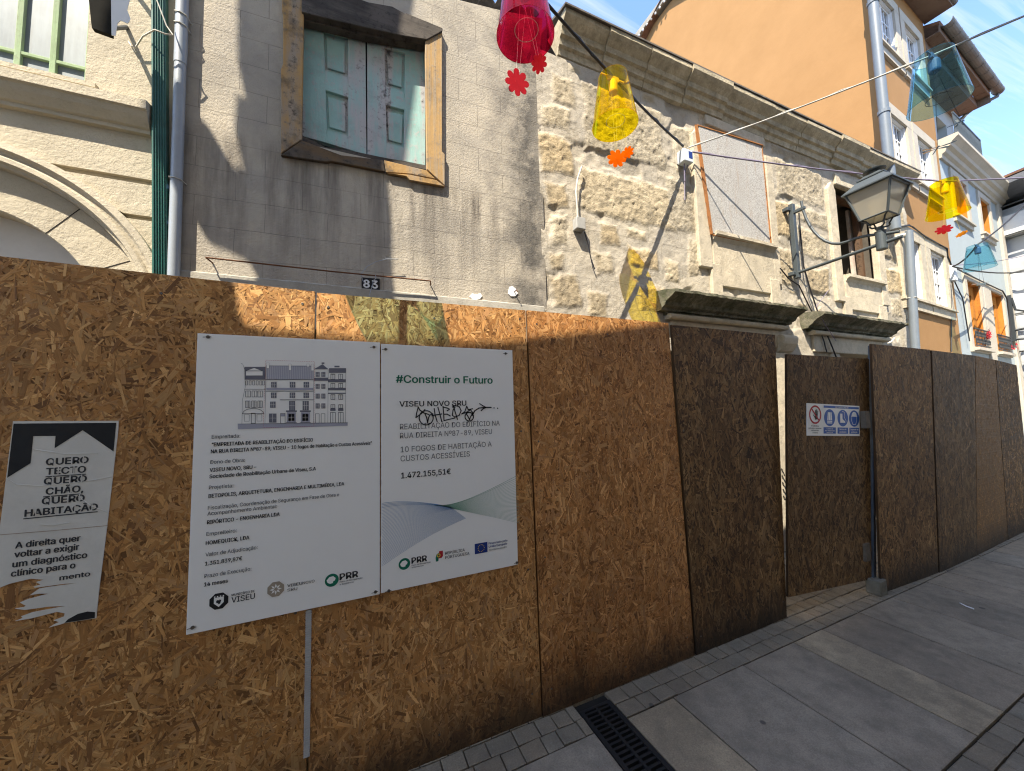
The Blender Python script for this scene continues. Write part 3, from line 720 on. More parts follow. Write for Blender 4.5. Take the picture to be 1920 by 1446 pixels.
def leaf(outer, panels, mat):
    o = MB()
    b = MB().prism(FS, [FS.px(x, y, SO) for x, y in outer], SO-.03, SO-.012)
    lf = b.build('shutter_leaf', mat, ph)
    # stiles and rails stand proud of the sunk panels: build as strips around each panel
    o4 = [np.array(FS.px(x, y, SO)) for x, y in outer]
    pp = [[np.array(FS.px(x, y, SO)) for x, y in p] for p in panels]
    tl, tr, br_, bl = o4; (a, b_, c, d), (e, f, g, h) = pp
    st = MB()
    xl = [tl, bl]; 
    def lerp(p, q, t): return p+(q-p)*t
    def atz(p, q, z): return lerp(p, q, (z-p[1])/(q[1]-p[1]))
    L = lambda z: atz(tl, bl, z); R = lambda z: atz(tr, br_, z)
    PL = lambda z: atz(a, h, z); PR = lambda z: atz(b_, g, z)
    T = tuple
    pieces = [[tl, np.array([PL(a[1])[0], lerp(tl, tr, .28)[1]]), PL(h[1]), np.array([PL(h[1])[0], lerp(bl, br_, .28)[1]]), bl],
              [np.array([PR(b_[1])[0], lerp(tl, tr, .72)[1]]), tr, br_, np.array([PR(g[1])[0], lerp(bl, br_, .72)[1]])],
              [np.array([PL(a[1])[0], lerp(tl, tr, .28)[1]]), np.array([PR(b_[1])[0], lerp(tl, tr, .72)[1]]), b_, a],
              [d, c, f, e],
              [h, g, np.array([PR(g[1])[0], lerp(bl, br_, .72)[1]]), np.array([PL(h[1])[0], lerp(bl, br_, .28)[1]])]]
    for p_ in pieces: st.prism(FS, [T(q) for q in p_], SO-.012, SO+.014)
    st.build('stiles', mat, lf, bevel=.002)
    pn = MB()
    for (a1, b1, c1, d1) in pp:
        m_ = (a1+b1+c1+d1)/4
        MB().prism(FS, [T(m_+(q-m_)*.76) for q in (a1, b1, c1, d1)], SO-.012, SO+.002).build('raised_panel', mat, lf, bevel=.004)
    return lf
leaf([(571, 24), (685, 58), (687, 292), (566, 257)], [[(606, 60), (652, 73), (652, 148), (608, 135)], [(609, 171), (653, 185), (653, 258), (613, 246)]], M_TEAL)
leaf([(688, 60), (797, 78), (797, 312), (689, 292)], [[(720, 91), (759, 103), (757, 174), (724, 164)], [(721, 198), (760, 209), (757, 279), (725, 270)]], M_TEAL)
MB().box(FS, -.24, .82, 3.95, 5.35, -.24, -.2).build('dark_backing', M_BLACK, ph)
# iron rod with its two brackets, number plate, string, nails
rd = thing('iron_rod', 'rusty thin iron rod on two short brackets above the hoarding', 'rod', FS.at(0, 2.9, .05))
u0, z0 = FS.px(386, 483, .07); u1, z1 = FS.px(807, 527, .07)
MB().tube([FS.at(u0, z0, .07), FS.at((u0+u1)/2, (z0+z1)/2-.006, .07), FS.at(u1, z1, .07)], .0055, 6).build('bar', M_RUST, rd)
b = MB().tube([FS.at(u0, z0, .07), FS.at(u0+.02, z0-.01, -.01)], .005, 6); b.build('bracket', M_RUST, rd)
b = MB().tube([FS.at(u1, z1, .07), FS.at(u1+.015, z1-.01, -.01)], .005, 6); b.build('bracket', M_RUST, rd)
u, z = FS.px(694, 532, .006)
pl = thing('house_number_plate', 'small black enamel plate with white number 83 under the iron rod', 'number plate', FS.at(u, z-.05, 0))
MB().prism(FS, pxp((678, 520), (712, 523), (712, 545), (678, 541), off=.008), .0, .008).build('plate', M_BLACK, pl)
b = MB(); ua, za = FS.px(682, 538.5, .012); ub, zb = FS.px(709, 541.5, .012)
text(b, FS, '8', ua, za, .042, .062, .0105, .035); text(b, FS, '3', ua+.062, za+.001, .042, .062, .0105, .035); b.build('digits', M_NETWHITE, pl)
c = [(747, 486), (725, 486), (705, 491), (688, 500), (677, 514), (680, 526), (684, 531)]
b = MB().tube([FS.at(*FS.px(x, y, .05), .05) for x, y in c], .0028, 5)
c = [(704, 516), (705, 522), (700, 526), (699, 534), (695, 545), (692, 556)]
b.tube([FS.at(*FS.px(x, y, .075), .075) for x, y in c], .0032, 5)
tag(b.build('tied_string', M_GREYPIPE, smooth=True), 'pale blue string tied to the rod in front of number plate', 'string')
u, z = FS.px(964, 548, 0.0)
nl = thing('wall_hook', 'iron nail in white filler patch on the rendered wall over the hoarding', 'hook', FS.at(u, z, 0))
pts = [(955, 538), (962, 537), (968, 542), (972, 550), (966, 556), (958, 556), (953, 551)]
MB().prism(FS, pxp(*pts, off=.008), 0, .008).build('filler_patch', M_NETWHITE, nl, bevel=.003)
MB().tube([FS.at(u, z, 0), FS.at(u, z+.004, .06), FS.at(u+.004, z-.02, .065)], .005, 6).build('nail', M_RUST, nl)
pts = [(880, 556), (886, 550), (893, 553), (901, 550), (905, 555), (900, 561), (890, 563), (884, 560)]
MB().prism(FS, pxp(*pts, off=.007), 0, .007).build('filler_patch', M_NETWHITE, ph, bevel=.003)

# ================================================================== stone house
sh = thing('stone_house', 'old rubble stone house front with moulded cornice and boarded window', 'house', (5.5, 1.3, 0))
U0, U1, Z1 = 1.90, 9.45, 5.62
step = .0135
gu = np.arange(U0, U1+1e-6, step); gz = np.arange(2.3, Z1+1e-6, step); UU, ZZ = np.meshgrid(gu, gz)
blocks = [(2.36, 3.72, 3.92, 4.46), (2.45, 3.62, 4.68, 5.42), (1.93, 2.30, 4.28, 4.68), (1.95, 2.28, 4.76, 5.02), (2.05, 2.34, 5.06, 5.4), (1.97, 2.22, 3.9, 4.18), (2.0, 2.2, 3.55, 3.82), (2.02, 2.16, 3.25, 3.47), (2.0, 2.34, 2.9, 3.2),
          (3.62, 4.12, 3.98, 4.62), (2.98, 3.4, 3.42, 3.66), (3.5, 3.72, 3.3, 3.6), (2.5, 2.75, 3.3, 3.55), (2.6, 2.9, 3.62, 3.84), (3.86, 4.10, 3.45, 3.9), (2.4, 2.66, 2.8, 3.1), (3.1, 3.5, 2.95, 3.22), (2.1, 2.5, 2.2, 2.7), (2.7, 3.4, 2.1, 2.7), (3.0, 3.3, 3.74, 3.86),
          (5.72, 6.82, 4.86, 5.42), (5.6, 5.98, 4.2, 4.78), (6.1, 6.85, 4.02, 4.44), (5.62, 6.0, 3.5, 4.05), (6.25, 6.8, 3.45, 3.9), (6.1, 6.9, 4.52, 4.78),
          (8.45, 9.3, 4.95, 5.5), (8.5, 8.95, 4.3, 4.85), (9.0, 9.4, 4.2, 4.8), (8.5, 9.35, 3.7, 4.15), (8.55, 8.9, 3.3, 3.6), (9.0, 9.4, 3.2, 3.6), (6.25, 6.75, 2.3, 2.9), (6.2, 6.8, 1.6, 2.2), (4.2, 5.4, 5.5, 5.6), (5.7, 6.8, 5.46, 5.62), (3.75, 4.1, 4.72, 5.36)]
_r = np.random.default_rng(5)
for _k in range(60):
    _u, _z = _r.uniform(1.95, 9.2), _r.uniform(2.4, 5.5); _w, _h = _r.uniform(.07, .2), _r.uniform(.06, .13)
    if not any(a-.05 < _u+_w and _u < b_+.05 and c-.05 < _z+_h and _z < d+.05 for a, b_, c, d in blocks): blocks.append((_u, _u+_w, _z, _z+_h))
mask = np.zeros_like(UU); rnd = np.zeros_like(UU)
wx = (vnoise(UU*3.1, ZZ*3.1, 5)-.5)*.16; wz = (vnoise(UU*3.1+50, ZZ*3.1, 6)-.5)*.16
for i, (a, b_, c, d) in enumerate(blocks):
    sdf = np.minimum(np.minimum(UU+wx-a, b_-UU-wx), np.minimum(ZZ+wz-c, d-ZZ-wz))
    mk = np.clip(sdf/.05+.15, 0, 1); mask = np.maximum(mask, mk); rnd = np.where(mk > .05, (i*.37) % 1.0, rnd)
n_f = vnoise(UU*26, ZZ*26, 1, 3, .7); n_m = vnoise(UU*7, ZZ*7, 2, 3); n_b = vnoise(UU*1.6, ZZ*1.6, 3, 3)
pit = np.clip((vnoise(UU*15, ZZ*15, 9, 2)-.52)*5, 0, 1)
H = .8*mask*(.010+.022*(n_f-.45)-.006*pit+.011*(n_m-.5)) + (1-mask)*(.012*(n_m-.5)+.008*(n_f-.5)) + .016*(n_b-.5)
holes_patch = np.clip((vnoise(UU*2.6+9, ZZ*2.6, 14, 3)-.60)*9, 0, 1)*(1-mask); H -= .02*holes_patch
hole = ((UU > 7.17) & (UU < 8.22) & (ZZ > 3.83) & (ZZ < 5.32)) | ((UU > 3.98) & (UU < 5.10) & (ZZ < 2.70)) | ((UU > 6.9) & (UU < 8.9) & (ZZ < 2.72)) | ((UU > 4.25) & (UU < 5.45) & (ZZ > 4.1) & (ZZ < 5.35))
V = FS.O[None, None, :]+UU[..., None]*FS.u+H[..., None]*FS.n; V[..., 2] = ZZ
ny, nx = UU.shape; idx = np.arange(ny*nx).reshape(ny, nx)
q = np.stack([idx[:-1, :-1], idx[:-1, 1:], idx[1:, 1:], idx[1:, :-1]], -1).reshape(-1, 4)
hc = (hole[:-1, :-1] & hole[:-1, 1:] & hole[1:, 1:] & hole[1:, :-1]).reshape(-1)
q = q[~hc]
base = np.array([5.5, 1.3, 0]); Vf = V.reshape(-1, 3)-base
MB().wall(FS, U0, U1, 0, 2.31, [(3.98, 5.10, 0, 2.305), (6.9, 8.9, 0, 2.305)], 0, .3).build('lower_wall', M_STONE, sh)
me = bpy.data.meshes.new('wall'); me.from_pydata(Vf.tolist(), [], q.tolist()); me.materials.append(M_RUBBLE)
ca = me.color_attributes.new('stone', 'FLOAT_COLOR', 'POINT')
ca.data.foreach_set('color', np.stack([mask, rnd, pit*mask+holes_patch*.6, np.ones_like(mask)], -1).astype(np.float32).ravel())
me.polygons.foreach_set('use_smooth', [True]*len(me.polygons))
ob = bpy.data.objects.new('wall', me); COL.objects.link(ob); ob.parent = sh; WL[ob.name] = base
# inner depth of the openings
M_ROOMSHADE = simple('room_shade_tone', (.12, .105, .085), .95, .05, dirt=.4, scale=3)  # dark wall colour stands in for the shade inside the openings
MB().box(FS, 3.9, 5.2, 0, 2.8, -.9, -.7).build('shop_back_wall', M_ROOMSHADE, sh); MB().box(FS, 6.8, 9.0, 0, 2.8, -.9, -.7).build('shop_back_wall', M_ROOMSHADE, sh)
MB().box(FS, 7.0, 8.4, 3.7, 5.5, -1.4, -1.2).box(FS, 8.3, 8.4, 3.7, 5.5, -1.2, -.1).box(FS, 7.0, 7.1, 3.7, 5.5, -1.2, -.1).box(FS, 7.0, 8.4, 5.4, 5.5, -1.2, -.1).box(FS, 7.0, 8.4, 3.6, 3.7, -1.2, -.1).build('room_walls', M_ROOMSHADE, sh)
# cornice with its slight break-forwards
prof = [(-.2, 5.97), (.205, 5.955), (.205, 5.905), (.18, 5.875), (.118, 5.82), (.108, 5.765), (.075, 5.755), (.065, 5.69), (.035, 5.675), (.022, 5.61), (-.02, 5.60)]
def cprof(d, dz=0): return [(o_+(d if o_ > 0 else 0), z_+dz) for o_, z_ in prof]
b = MB()
for (a, c, d, dz) in [(2.17, 2.72, -.02, .02), (2.725, 3.30, .0, .012), (3.305, 3.92, .004, .004), (3.925, 4.62, .022, .0), (4.625, 5.48, .004, -.004), (5.485, 6.2, .0, -.006), (6.205, 7.05, .006, -.006), (7.055, 7.8, .03, 0), (7.805, 8.6, .004, .004), (8.605, 9.5, .01, .006)]:
    b.sweep(FS, cprof(d, dz), a, c, seg=10, jit=.003)
b.build('cornice', M_CORN, sh)
MB().sweep(FS, [(-.5, 6.25), (.14, 5.985), (.22, 5.965), (.22, 5.985), (.14, 6.01), (-3.5, 7.6), (-3.5, 7.5)], 2.15, 9.55).build('roof', M_OLDTILE, sh)
# stone surrounds of the two windows: pointed pilaster strips, aprons, sills
def strip(b, u0, u1, z0, z1, peak, o1=.045): b.prism(FS, [(u0, z0), (u1, z0), (u1, z1), ((u0+u1)/2+.01, z1+peak), (u0, z1)], -.05, o1)
p_ = lambda x, y, o=.045: FS.px(x, y, o)
b = MB(); strip(b, p_(1303, 300)[0]-.02, p_(1303, 300)[0]+.20, 3.55, p_(1300, 250)[1], .13)
strip(b, 5.47, 5.62, 3.5, 5.35, .0, .03); b.box(FS, 4.32, 5.48, 5.47, 5.60, -.05, .034); b.build('window_surround', M_STONE, sh, bevel=.012, seg=2); b = MB()
strip(b, p_(1556, 380)[0]-.02, p_(1556, 380)[0]+.19, 3.40, p_(1553, 352)[1], .13)
strip(b, 8.22, 8.42, 3.45, 5.30, .08)
b.box(FS, 7.18, 8.24, 5.32, 5.5, -.05, .03)
b.build('window_surround', M_STONE, sh, bevel=.012, seg=2)
b = MB(); b.box(FS, 4.30, 5.48, 3.35, 4.02, -.04, .028)
b.box(FS, 4.24, 4.42, 3.2, 3.62, -.04, .038).box(FS, 5.36, 5.56, 3.2, 3.56, -.04, .036); b.build('apron', M_STONE, sh, bevel=.01, seg=2)
b = MB().box(FS, 7.18, 8.24, 3.3, 3.85, -.04, .028).box(FS, 7.1, 7.3, 3.2, 3.5, -.04, .036).box(FS, 8.1, 8.34, 3.2, 3.45, -.04, .036)
b.build('apron', M_STONE, sh, bevel=.01, seg=2)
b = MB(); b.sweep(FS, [(0, 4.035), (.085, 4.03), (.085, 3.99), (.05, 3.975), (.03, 3.93), (0, 3.93)], 4.32, 5.50, seg=12, jit=.003); b.build('sill', M_STONE, sh); b = MB()
b.sweep(FS, [(-.3, 3.85), (.085, 3.845), (.085, 3.80), (.05, 3.78), (.03, 3.74), (0, 3.74)], 7.20, 8.30, seg=12, jit=.003)
b.build('sill', M_STONE, sh)
# board over the first window
t = NT('speckled_grey_board'); p = t.pos(); sp = t.noise(p, 85, 3, .7); bg_ = t.noise(p, 2.2, 6, .7)
c = t.mix(t.ramp(sp, (.38, 0), (.62, 1)), (.26, .25, .23), (.50, .485, .455))
c = t.mix(t.math('MULTIPLY', t.ramp(t.noise(t.mapping(p, (9, 9, 1.0)), 1.0, 6, .75), (.55, 0), (.72, 1)), .7), c, (.33, .20, .10))
c = t.mix(t.math('MULTIPLY', t.ramp(bg_, (.45, 0), (.7, 1)), .25), c, (.2, .16, .12))
t.done(c, .8, .3, None, t.bump(sp, .25, .004)); M_BOARDGREY = t.m
brd = thing('window_board', 'speckled grey board with rusty edges nailed over the stone window opening', 'board', FS.at(4.9, 4.03, .05))
cs_ = [(1310, 236), (1429, 274), (1446, 462), (1338, 437)]
MB().prism(FS, [FS.px(x, y, .05) for x, y in cs_], .042, .05).build('sheet', M_BOARDGREY, brd)
b = MB()
for (p0, p1, w) in (((1306, 234), (1334, 440), .05), ((1308, 234), (1430, 273), .012), ((1336, 440), (1447, 464), .012), ((1429, 272), (1446, 463), .012)):
    a = np.array(FS.px(*p0, .056)); c = np.array(FS.px(*p1, .056)); n_ = 14
    for k in range(n_):
        q0 = a+(c-a)*k/n_; q1 = a+(c-a)*(k+1)/n_; d_ = (c-a)/np.linalg.norm(c-a); nn = np.array([-d_[1], d_[0]])*w/2*random.uniform(.75, 1.1)
        b.prism(FS, [tuple(q0-nn), tuple(q1-nn), tuple(q1+nn), tuple(q0+nn)], .045+.0006*k, .056+.0007*k)
b.build('rusty_edging', worn_paint('rust_orange_wood', (.40, .17, .055), (.24, .10, .04), (.06, .035, .02), .5), brd)
# second window: broken frame inside
w0 = FS.px(1623, 512, -.18)[0]; w1 = FS.px(1606, 385, -.18)[0]; dw = (w1-w0)*.6
wo = MB().hexa([FS.at(*p) for p in ((w0-.05, 3.84, -.18), (w0+.04, 3.84, -.18), (w0+.04, 3.84, -.26), (w0-.05, 3.84, -.26), (w0+dw-.05, 5.32, -.18), (w0+dw+.04, 5.32, -.18), (w0+dw+.04, 5.32, -.26), (w0+dw-.05, 5.32, -.26))])
wo.box(FS, 7.17, 7.21, 3.85, 5.32, -.25, -.15).box(FS, 7.17, 8.2, 5.27, 5.32, -.26, -.15)
wo.build('broken_window_frame', worn_paint('brown_window_wood', (.11, .055, .03), (.17, .13, .09), (.03, .02, .015), .4), sh)
MB().box(FS, w0+.0, 8.215, 3.86, 5.27, -.34, -.30).build('inner_plaster', simple('flaked_pink_plaster', (.46, .33, .26), .9, .1, dirt=.3, scale=5, col2=(.55, .52, .46), bump=.4), sh)
# shop front lintels with moss, frieze, roll moulding, consoles and jambs
def lintel(u0, u1, zt, seg):
    MB().sweep(FS, [(-.05, zt+.06), (.02, zt+.05), (.16, zt+.03), (.285, zt), (.285, zt-.03), (.25, zt-.05), (.20, zt-.075), (.155, zt-.10), (.135, zt-.135), (.09, zt-.155), (.08, zt-.178), (0, zt-.18)], u0, u1, seg=seg*2, jit=.009).build('lintel_cornice', M_MOSS, sh)
    MB().sweep(FS, [(0, zt-.18), (.05, zt-.18), (.05, zt-.215), (0, zt-.215)], u0+.1, u1-.1).build('frieze', M_MOSS, sh)
    MB().sweep(FS, [(0, zt-.205)]+[(.075+.030*math.cos(t), zt-.235+.030*math.sin(t)) for t in np.linspace(1.57, -1.57, 9)]+[(0, zt-.266)], u0+.12, u1-.1, seg=14, jit=.003).build('roll_moulding', M_STONE, sh)
    b = MB(); b.box(FS, u0+.2, u1-.2, zt-.50, zt-.262, -.3, .03)
    b.build('door_lintel', M_STONE, sh, bevel=.015, seg=2)
def lint_u(x, y, o=.285): return FS.px(x, y, o)
a = lint_u(1266, 545); c = lint_u(1514, 573); lintel(a[0], c[0], (a[1]+c[1])/2, 26)
l1 = (a[0], c[0], (a[1]+c[1])/2)
a = lint_u(1546, 587); c = lint_u(1703, 603); lintel(a[0], c[0], (a[1]+c[1])/2, 22)
for (j0, j1) in ((3.66, 3.98), (5.10, 5.62), (6.62, 6.9), (8.85, 9.15)): MB().box(FS, j0, j1, 0, 2.55, -.3, .035).build('jamb', M_STONE, sh, bevel=.015, seg=2)
b = MB()
uc, zc = FS.px(1478, 645, .08)
b.sweep(FS, [(0, zc+.12), (.1, zc+.12), (.13, zc+.08), (.11, zc+.0), (.05, zc-.09), (0, zc-.12)], uc-.14, uc+.16, seg=4)
b.build('console', M_STONE, sh, bevel=.01)
# moss tuft shapes on the lintels are in the stone; loose end cable there
tag(MB().tube([FS.at(*FS.px(x, y, .2), .2) for x, y in ((1553, 545), (1530, 575), (1548, 610), (1568, 640))], .004, 5).build('thin_wire', M_LILAC), 'thin dark wire drooping between the two mossy lintels', 'wire')
tag(MB().tube([FS.at(*FS.px(x, y, .28), .28) for x, y in ((1665, 644), (1672, 640), (1677, 634))], .012, 6).build('broken_pipe_end', M_PALECABLE), 'short pale broken pipe end sticking out near the second lintel', 'pipe')

# pipe at the end of the stone house
gt = thing('corner_downpipe', 'grey blue downpipe with open top at the end of stone house', 'downpipe', FS.at(9.0, 0, .1))
pa = FS.px(1704, 440, .14); pb = FS.px(1716, 648, .14); sl = (pa[0]-pb[0])/(pa[1]-pb[1])
top = pa[1]+.06
b = MB().tube([FS.at(pb[0]-sl*pb[1], 0, .14), FS.at(pa[0]+sl*.06, top, .14)], .056, 18, caps=False).tube([FS.at(pb[0]-sl*pb[1], 0, .14), FS.at(pa[0]+sl*.05, top-.01, .14)], .050, 18)
b.build('pipe', M_GREYBLUE, gt, smooth=True)
MB().tube([FS.at(pa[0]-.15, top-.1, -.02), FS.at(pa[0]-.02, top-.05, .1)], .04, 10).build('spout', M_PALECABLE, gt)
MB().tube([FS.at(pb[0]+(3.6-pb[1])*sl-.062, 3.62, .08), FS.at(pb[0]+(3.6-pb[1])*sl-.035, 3.61, .198), FS.at(pb[0]+(3.6-pb[1])*sl+.035, 3.6, .198), FS.at(pb[0]+(3.6-pb[1])*sl+.062, 3.6, .08)], .006, 6).build('clamp', M_PALECABLE, gt)

# ================================================================== orange house
oh = thing('orange_house', 'tall orange rendered house with blank side wall above the stone cornice', 'house', (10.0, 2.5, 0))
OW = 2.93
rows = [(3.66, 4.80), (6.06, 7.14), (8.46, 9.58)]; cols_ = [(.34, 1.09), (1.60, 2.40)]
holes = [(a, b_, c, d) for a, b_ in cols_ for c, d in rows]
MB().wall(FO, 0, OW, 5.6, 10.32, [h for h in holes if h[2] > 5], 0, .2).wall(FO, .31, OW, 0, 5.6, [h for h in holes if h[2] < 5], 0, .2).build('wall', M_ORANGE, oh)
gpoly = [(.14, 0), (11, 0), (11, 9.6), (5.4, 13.45), (4.0, 13.60), (3.2, 13.2), (0.0, 10.3), (0.0, 5.6), (.14, 5.6)]
MB().prism(FW_, gpoly, -.3, 0).build('side_wall', M_ORANGE, oh)
b = MB(); vp_ = [(-.45, 10.05), (0.0, 10.36), (3.2, 13.28), (4.0, 13.68), (5.4, 13.53), (11, 9.68)]
for (p0, p1) in zip(vp_[:-1], vp_[1:]):
    d_ = np.array(p1)-np.array(p0); d_ /= np.linalg.norm(d_); nn = np.array([-d_[1], d_[0]])*.16
    b.prism(FW_, [p0, p1, tuple(np.array(p1)+nn), tuple(np.array(p0)+nn)], -.3, .16)
b.build('verge', stone_mat('grey_verge', (.33, .31, .27), (.25, .23, .2), 40, .3, .3), oh)
b = MB()
for k in range(16):
    t = .12+k*.16; P0 = FW_.at(4.0+t, 13.60-t*.107+.02, .165); b.lathe(P0, [(.02, -.03), (.035, 0), (.02, .03)], 8)
b.build('verge_studs', M_WHITEPAINT, oh)
b = MB()
fr_r = MB(); fr_r.add([FO.at(-.2, 10.52, .5), FO.at(OW+.12, 10.52, .5), FO.at(OW+.12, 13.9, -4.0), FO.at(-.2, 13.9, -4.0), FO.at(OW+.12, 9.9, -11), FO.at(-.2, 9.9, -11)], [(0, 1, 2, 3), (3, 2, 4, 5)])
fr_r.build('roof', M_TILE, oh)
MB().box(FO, -.18, OW+.08, 10.24, 10.30, 0, .42).build('soffit', M_SOFFIT, oh)
gut = [(.42+.07*math.cos(t), 10.36+.07*math.sin(t)) for t in np.linspace(math.pi, 2*math.pi, 9)]+[(.42+.06*math.cos(t), 10.36+.06*math.sin(t)) for t in np.linspace(2*math.pi, math.pi, 9)]
MB().sweep(FO, gut, -.15, OW+.16).build('gutter', M_ZINC, oh)
def fancy_window(fr, a, b_, c, d, parent, wood, pane, o=-.14, nx=2, nz=4, casing=True, surround=M_TRIM, sw=.17, sill=True, tt=.055):
    w = MB(); t_ = tt
    w.box(fr, a, a+t_, c, d, o-.03, o+.03).box(fr, b_-t_, b_, c, d, o-.03, o+.03).box(fr, a+t_, b_-t_, c, c+t_, o-.03, o+.028).box(fr, a+t_, b_-t_, d-t_, d, o-.03, o+.028)
    m_ = (a+b_)/2; w.box(fr, m_-.03, m_+.03, c+t_, d-t_, o-.025, o+.024)
    for i in range(1, nz):
        z = c+t_+(d-c-2*t_)*i/nz; w.box(fr, a+t_, m_-.03, z-.012, z+.012, o-.015, o+.012).box(fr, m_+.03, b_-t_, z-.012, z+.012, o-.015, o+.012)
    if nx > 1:
        for s0, s1 in ((a+t_, m_-.03), (m_+.03, b_-t_)):
            w.box(fr, (s0+s1)/2-.011, (s0+s1)/2+.011, c+t_, d-t_, o-.012, o+.015)
    wo = w.build('window', wood, parent)
    MB().box(fr, a+.02, b_-.02, c+.02, d-.02, o-.012, o-.006).build('pane', pane, wo)
    s = MB()
    s.box(fr, a-sw, a, c, d, -.02, .035).box(fr, b_, b_+sw, c, d, -.02, .035).box(fr, a-sw, b_+sw, d, d+sw*.9, -.02, .037).box(fr, a-sw, b_+sw, c-sw*.75, c, -.02, .045)
    if sill: s.box(fr, a-sw-.02, b_+sw+.02, c-.02, c+.02, -.18, .085)
    s.build('surround', surround, wo)
    l_ = MB(); e_ = .018
    l_.box(fr, a, a+e_, c+.02, d, o+.03, -.002).box(fr, b_-e_, b_, c+.02, d, o+.03, -.002).box(fr, a+e_, b_-e_, d-e_, d, o+.03, -.003)
    l_.build('reveal_lining', wood, wo)
    return wo
for i, (c, d) in enumerate(rows):
    for (a, b_) in cols_: fancy_window(FO, a, b_, c, d, oh, M_WHITEPAINT, M_DARKPANE, o=-.075, sw=.22 if i else .24, surround=M_TRIM if i else M_STONE)
gt = thing('wall_downpipe', 'long pale grey downpipe on the front corner of the orange house', 'downpipe', FO.at(.06, 4.6, .08))
a = FO.px(1636, 0, .09); c = FO.px(1660, 240, .09); sl = (a[0]-c[0])/(a[1]-c[1])
zq = FO.px(1682, 432, .09)[1]
MB().tube([FO.at(c[0]+sl*(zq-c[1]), zq, .09), FO.at(c[0]+sl*(10.3-c[1]), 10.3, .09)], .072, 14).build('pipe', M_GREYBLUE, gt, smooth=True)
b = MB()
for z in (6.9, 9.0): b.lathe(FO.at(c[0]+sl*(z-c[1]), z, .09), [(.072, -.03), (.084, -.03), (.084, .03), (.072, .03)], 14)
b.build('collar', M_GREYBLUE, gt)

# ================================================================== pale blue house
bh = thing('pale_blue_house', 'pale blue house with wooden windows, deep cornice and railed balcony', 'house', (14.0, 2.5, 0))
BW0, BW1 = OW+.005, 7.48
gh = [(3.62, 4.52, 5.92, 6.88), (5.60, 6.36, 5.92, 6.88)]; hh = [(3.70, 4.70, 3.02, 4.50), (5.50, 6.58, 3.02, 4.50)]
MB().wall(FO, BW0, BW1, 0, 7.14, gh+hh, 0, .2).build('wall', M_BLUEWALL, bh)
MB().box(FO, BW1-.02, BW1, 0, 7.14, -7, -.01).build('end_wall', M_BLUEWALL, bh)
for w_ in gh+hh:
    fancy_window(FO, *w_, bh, M_WOODORANGE, M_CURTAIN, o=-.11, nx=1, nz=1 if w_ in hh else 2, sw=.16, sill=w_ in gh, tt=.24)
MB().box(FO, 7.16, 7.50, 0, 7.12, -.1, .05).build('pilaster', M_TRIM, bh, bevel=.01); MB().box(FO, 4.86, 5.34, 2.6, 4.66, -.02, .04).build('window_pier', M_TRIM, bh, bevel=.01)
MB().sweep(FO, [(-.3, 7.50), (.30, 7.48), (.30, 7.42), (.27, 7.40), (.20, 7.34), (.18, 7.28), (.12, 7.25), (.10, 7.18), (.05, 7.15), (.04, 7.08), (0, 7.08)], BW0, 7.62).build('cornice', M_TRIM, bh)
MB().box(FO, BW0, 7.5, 7.45, 7.49, -6, -.2).build('terrace', M_CEMENT, bh)
b = MB(); RU1 = FO.px(1841, 290, .24)[0]; n_ = 30
b.box(FO, BW0+.1, RU1, 7.98, 8.01, .22, .25).box(FO, BW0+.1, RU1, 7.53, 7.55, .225, .245)
for k in range(n_):
    u = BW0+.12+(RU1-BW0-.14)*k/(n_-1); pts = [FO.at(u+.02*math.sin(t*6.28), 7.55+.43*t, .235) for t in np.linspace(0, 1, 7)]
    b.tube(pts, .011, 5, caps=False)
b.tube([FO.at(RU1, 7.5, .235), FO.at(RU1, 8.02, .235)], .014, 5); b.tube([FO.at(RU1, 7.99, .235), FO.at(RU1, 7.99, -2)], .012, 5)
b.build('balcony_railing', M_LANTERN, bh)
EU1 = 6.64
MB().wall(FO, BW0, EU1-.12, 7.5, 9.64, [(3.7, 4.6, 7.6, 9.2), (5.1, 5.9, 7.6, 9.2)], -.42, .2).box(FO, EU1-.14, EU1-.12, 7.5, 9.64, -6, -.43).build('attic_wall', M_BLUEWALL, bh)
b = MB(); k = 0; u = BW0
while u < EU1:
    e = min(u+.42, EU1); b.box(FO, u+.003, e, 9.64, 9.66+.002*(k % 2), -.44, .0).box(FO, u+.003, e, 9.84, 9.86+.002*(k % 2), .002, .2); u += .43; k += 1
b.box(FO, BW0, EU1, 9.662, 9.84, -.02, .0); b.build('soffit', M_SOFFIT, bh)
MB().box(FO, BW0, EU1, 9.82, 9.98, .2, .222).box(FO, EU1+.001, EU1+.02, 9.64, 9.98, -3, .22).build('fascia', M_SOFFIT, bh)
GU1 = 7.02
def gutp(r0, r1): return [(.31+r0*math.cos(t), 10.02+r0*math.sin(t)) for t in np.linspace(math.pi, 2*math.pi, 10)]+[(.31+r1*math.cos(t), 10.02+r1*math.sin(t)) for t in np.linspace(2*math.pi, math.pi, 10)]
go = MB().sweep(FO, gutp(.105, .095), BW0+.05, GU1, seg=9).build('gutter', M_ZINC, bh)
b = MB(); u = BW0+.2
while u < GU1:
    b.sweep(FO, gutp(.112, .1), u, u+.02); u += .42
b.build('gutter_joint', M_ZINC, go)
MB().tube([FO.at(GU1-.06, 9.96, .31), FO.at(GU1-.08, 9.86, .29), FO.at(EU1+.05, 9.70, -.1), FO.at(EU1-.05, 9.5, -.36), FO.at(EU1-.06, 7.6, -.37)], .04, 10).build('gutter_outlet', M_ZINC, bh, smooth=True)
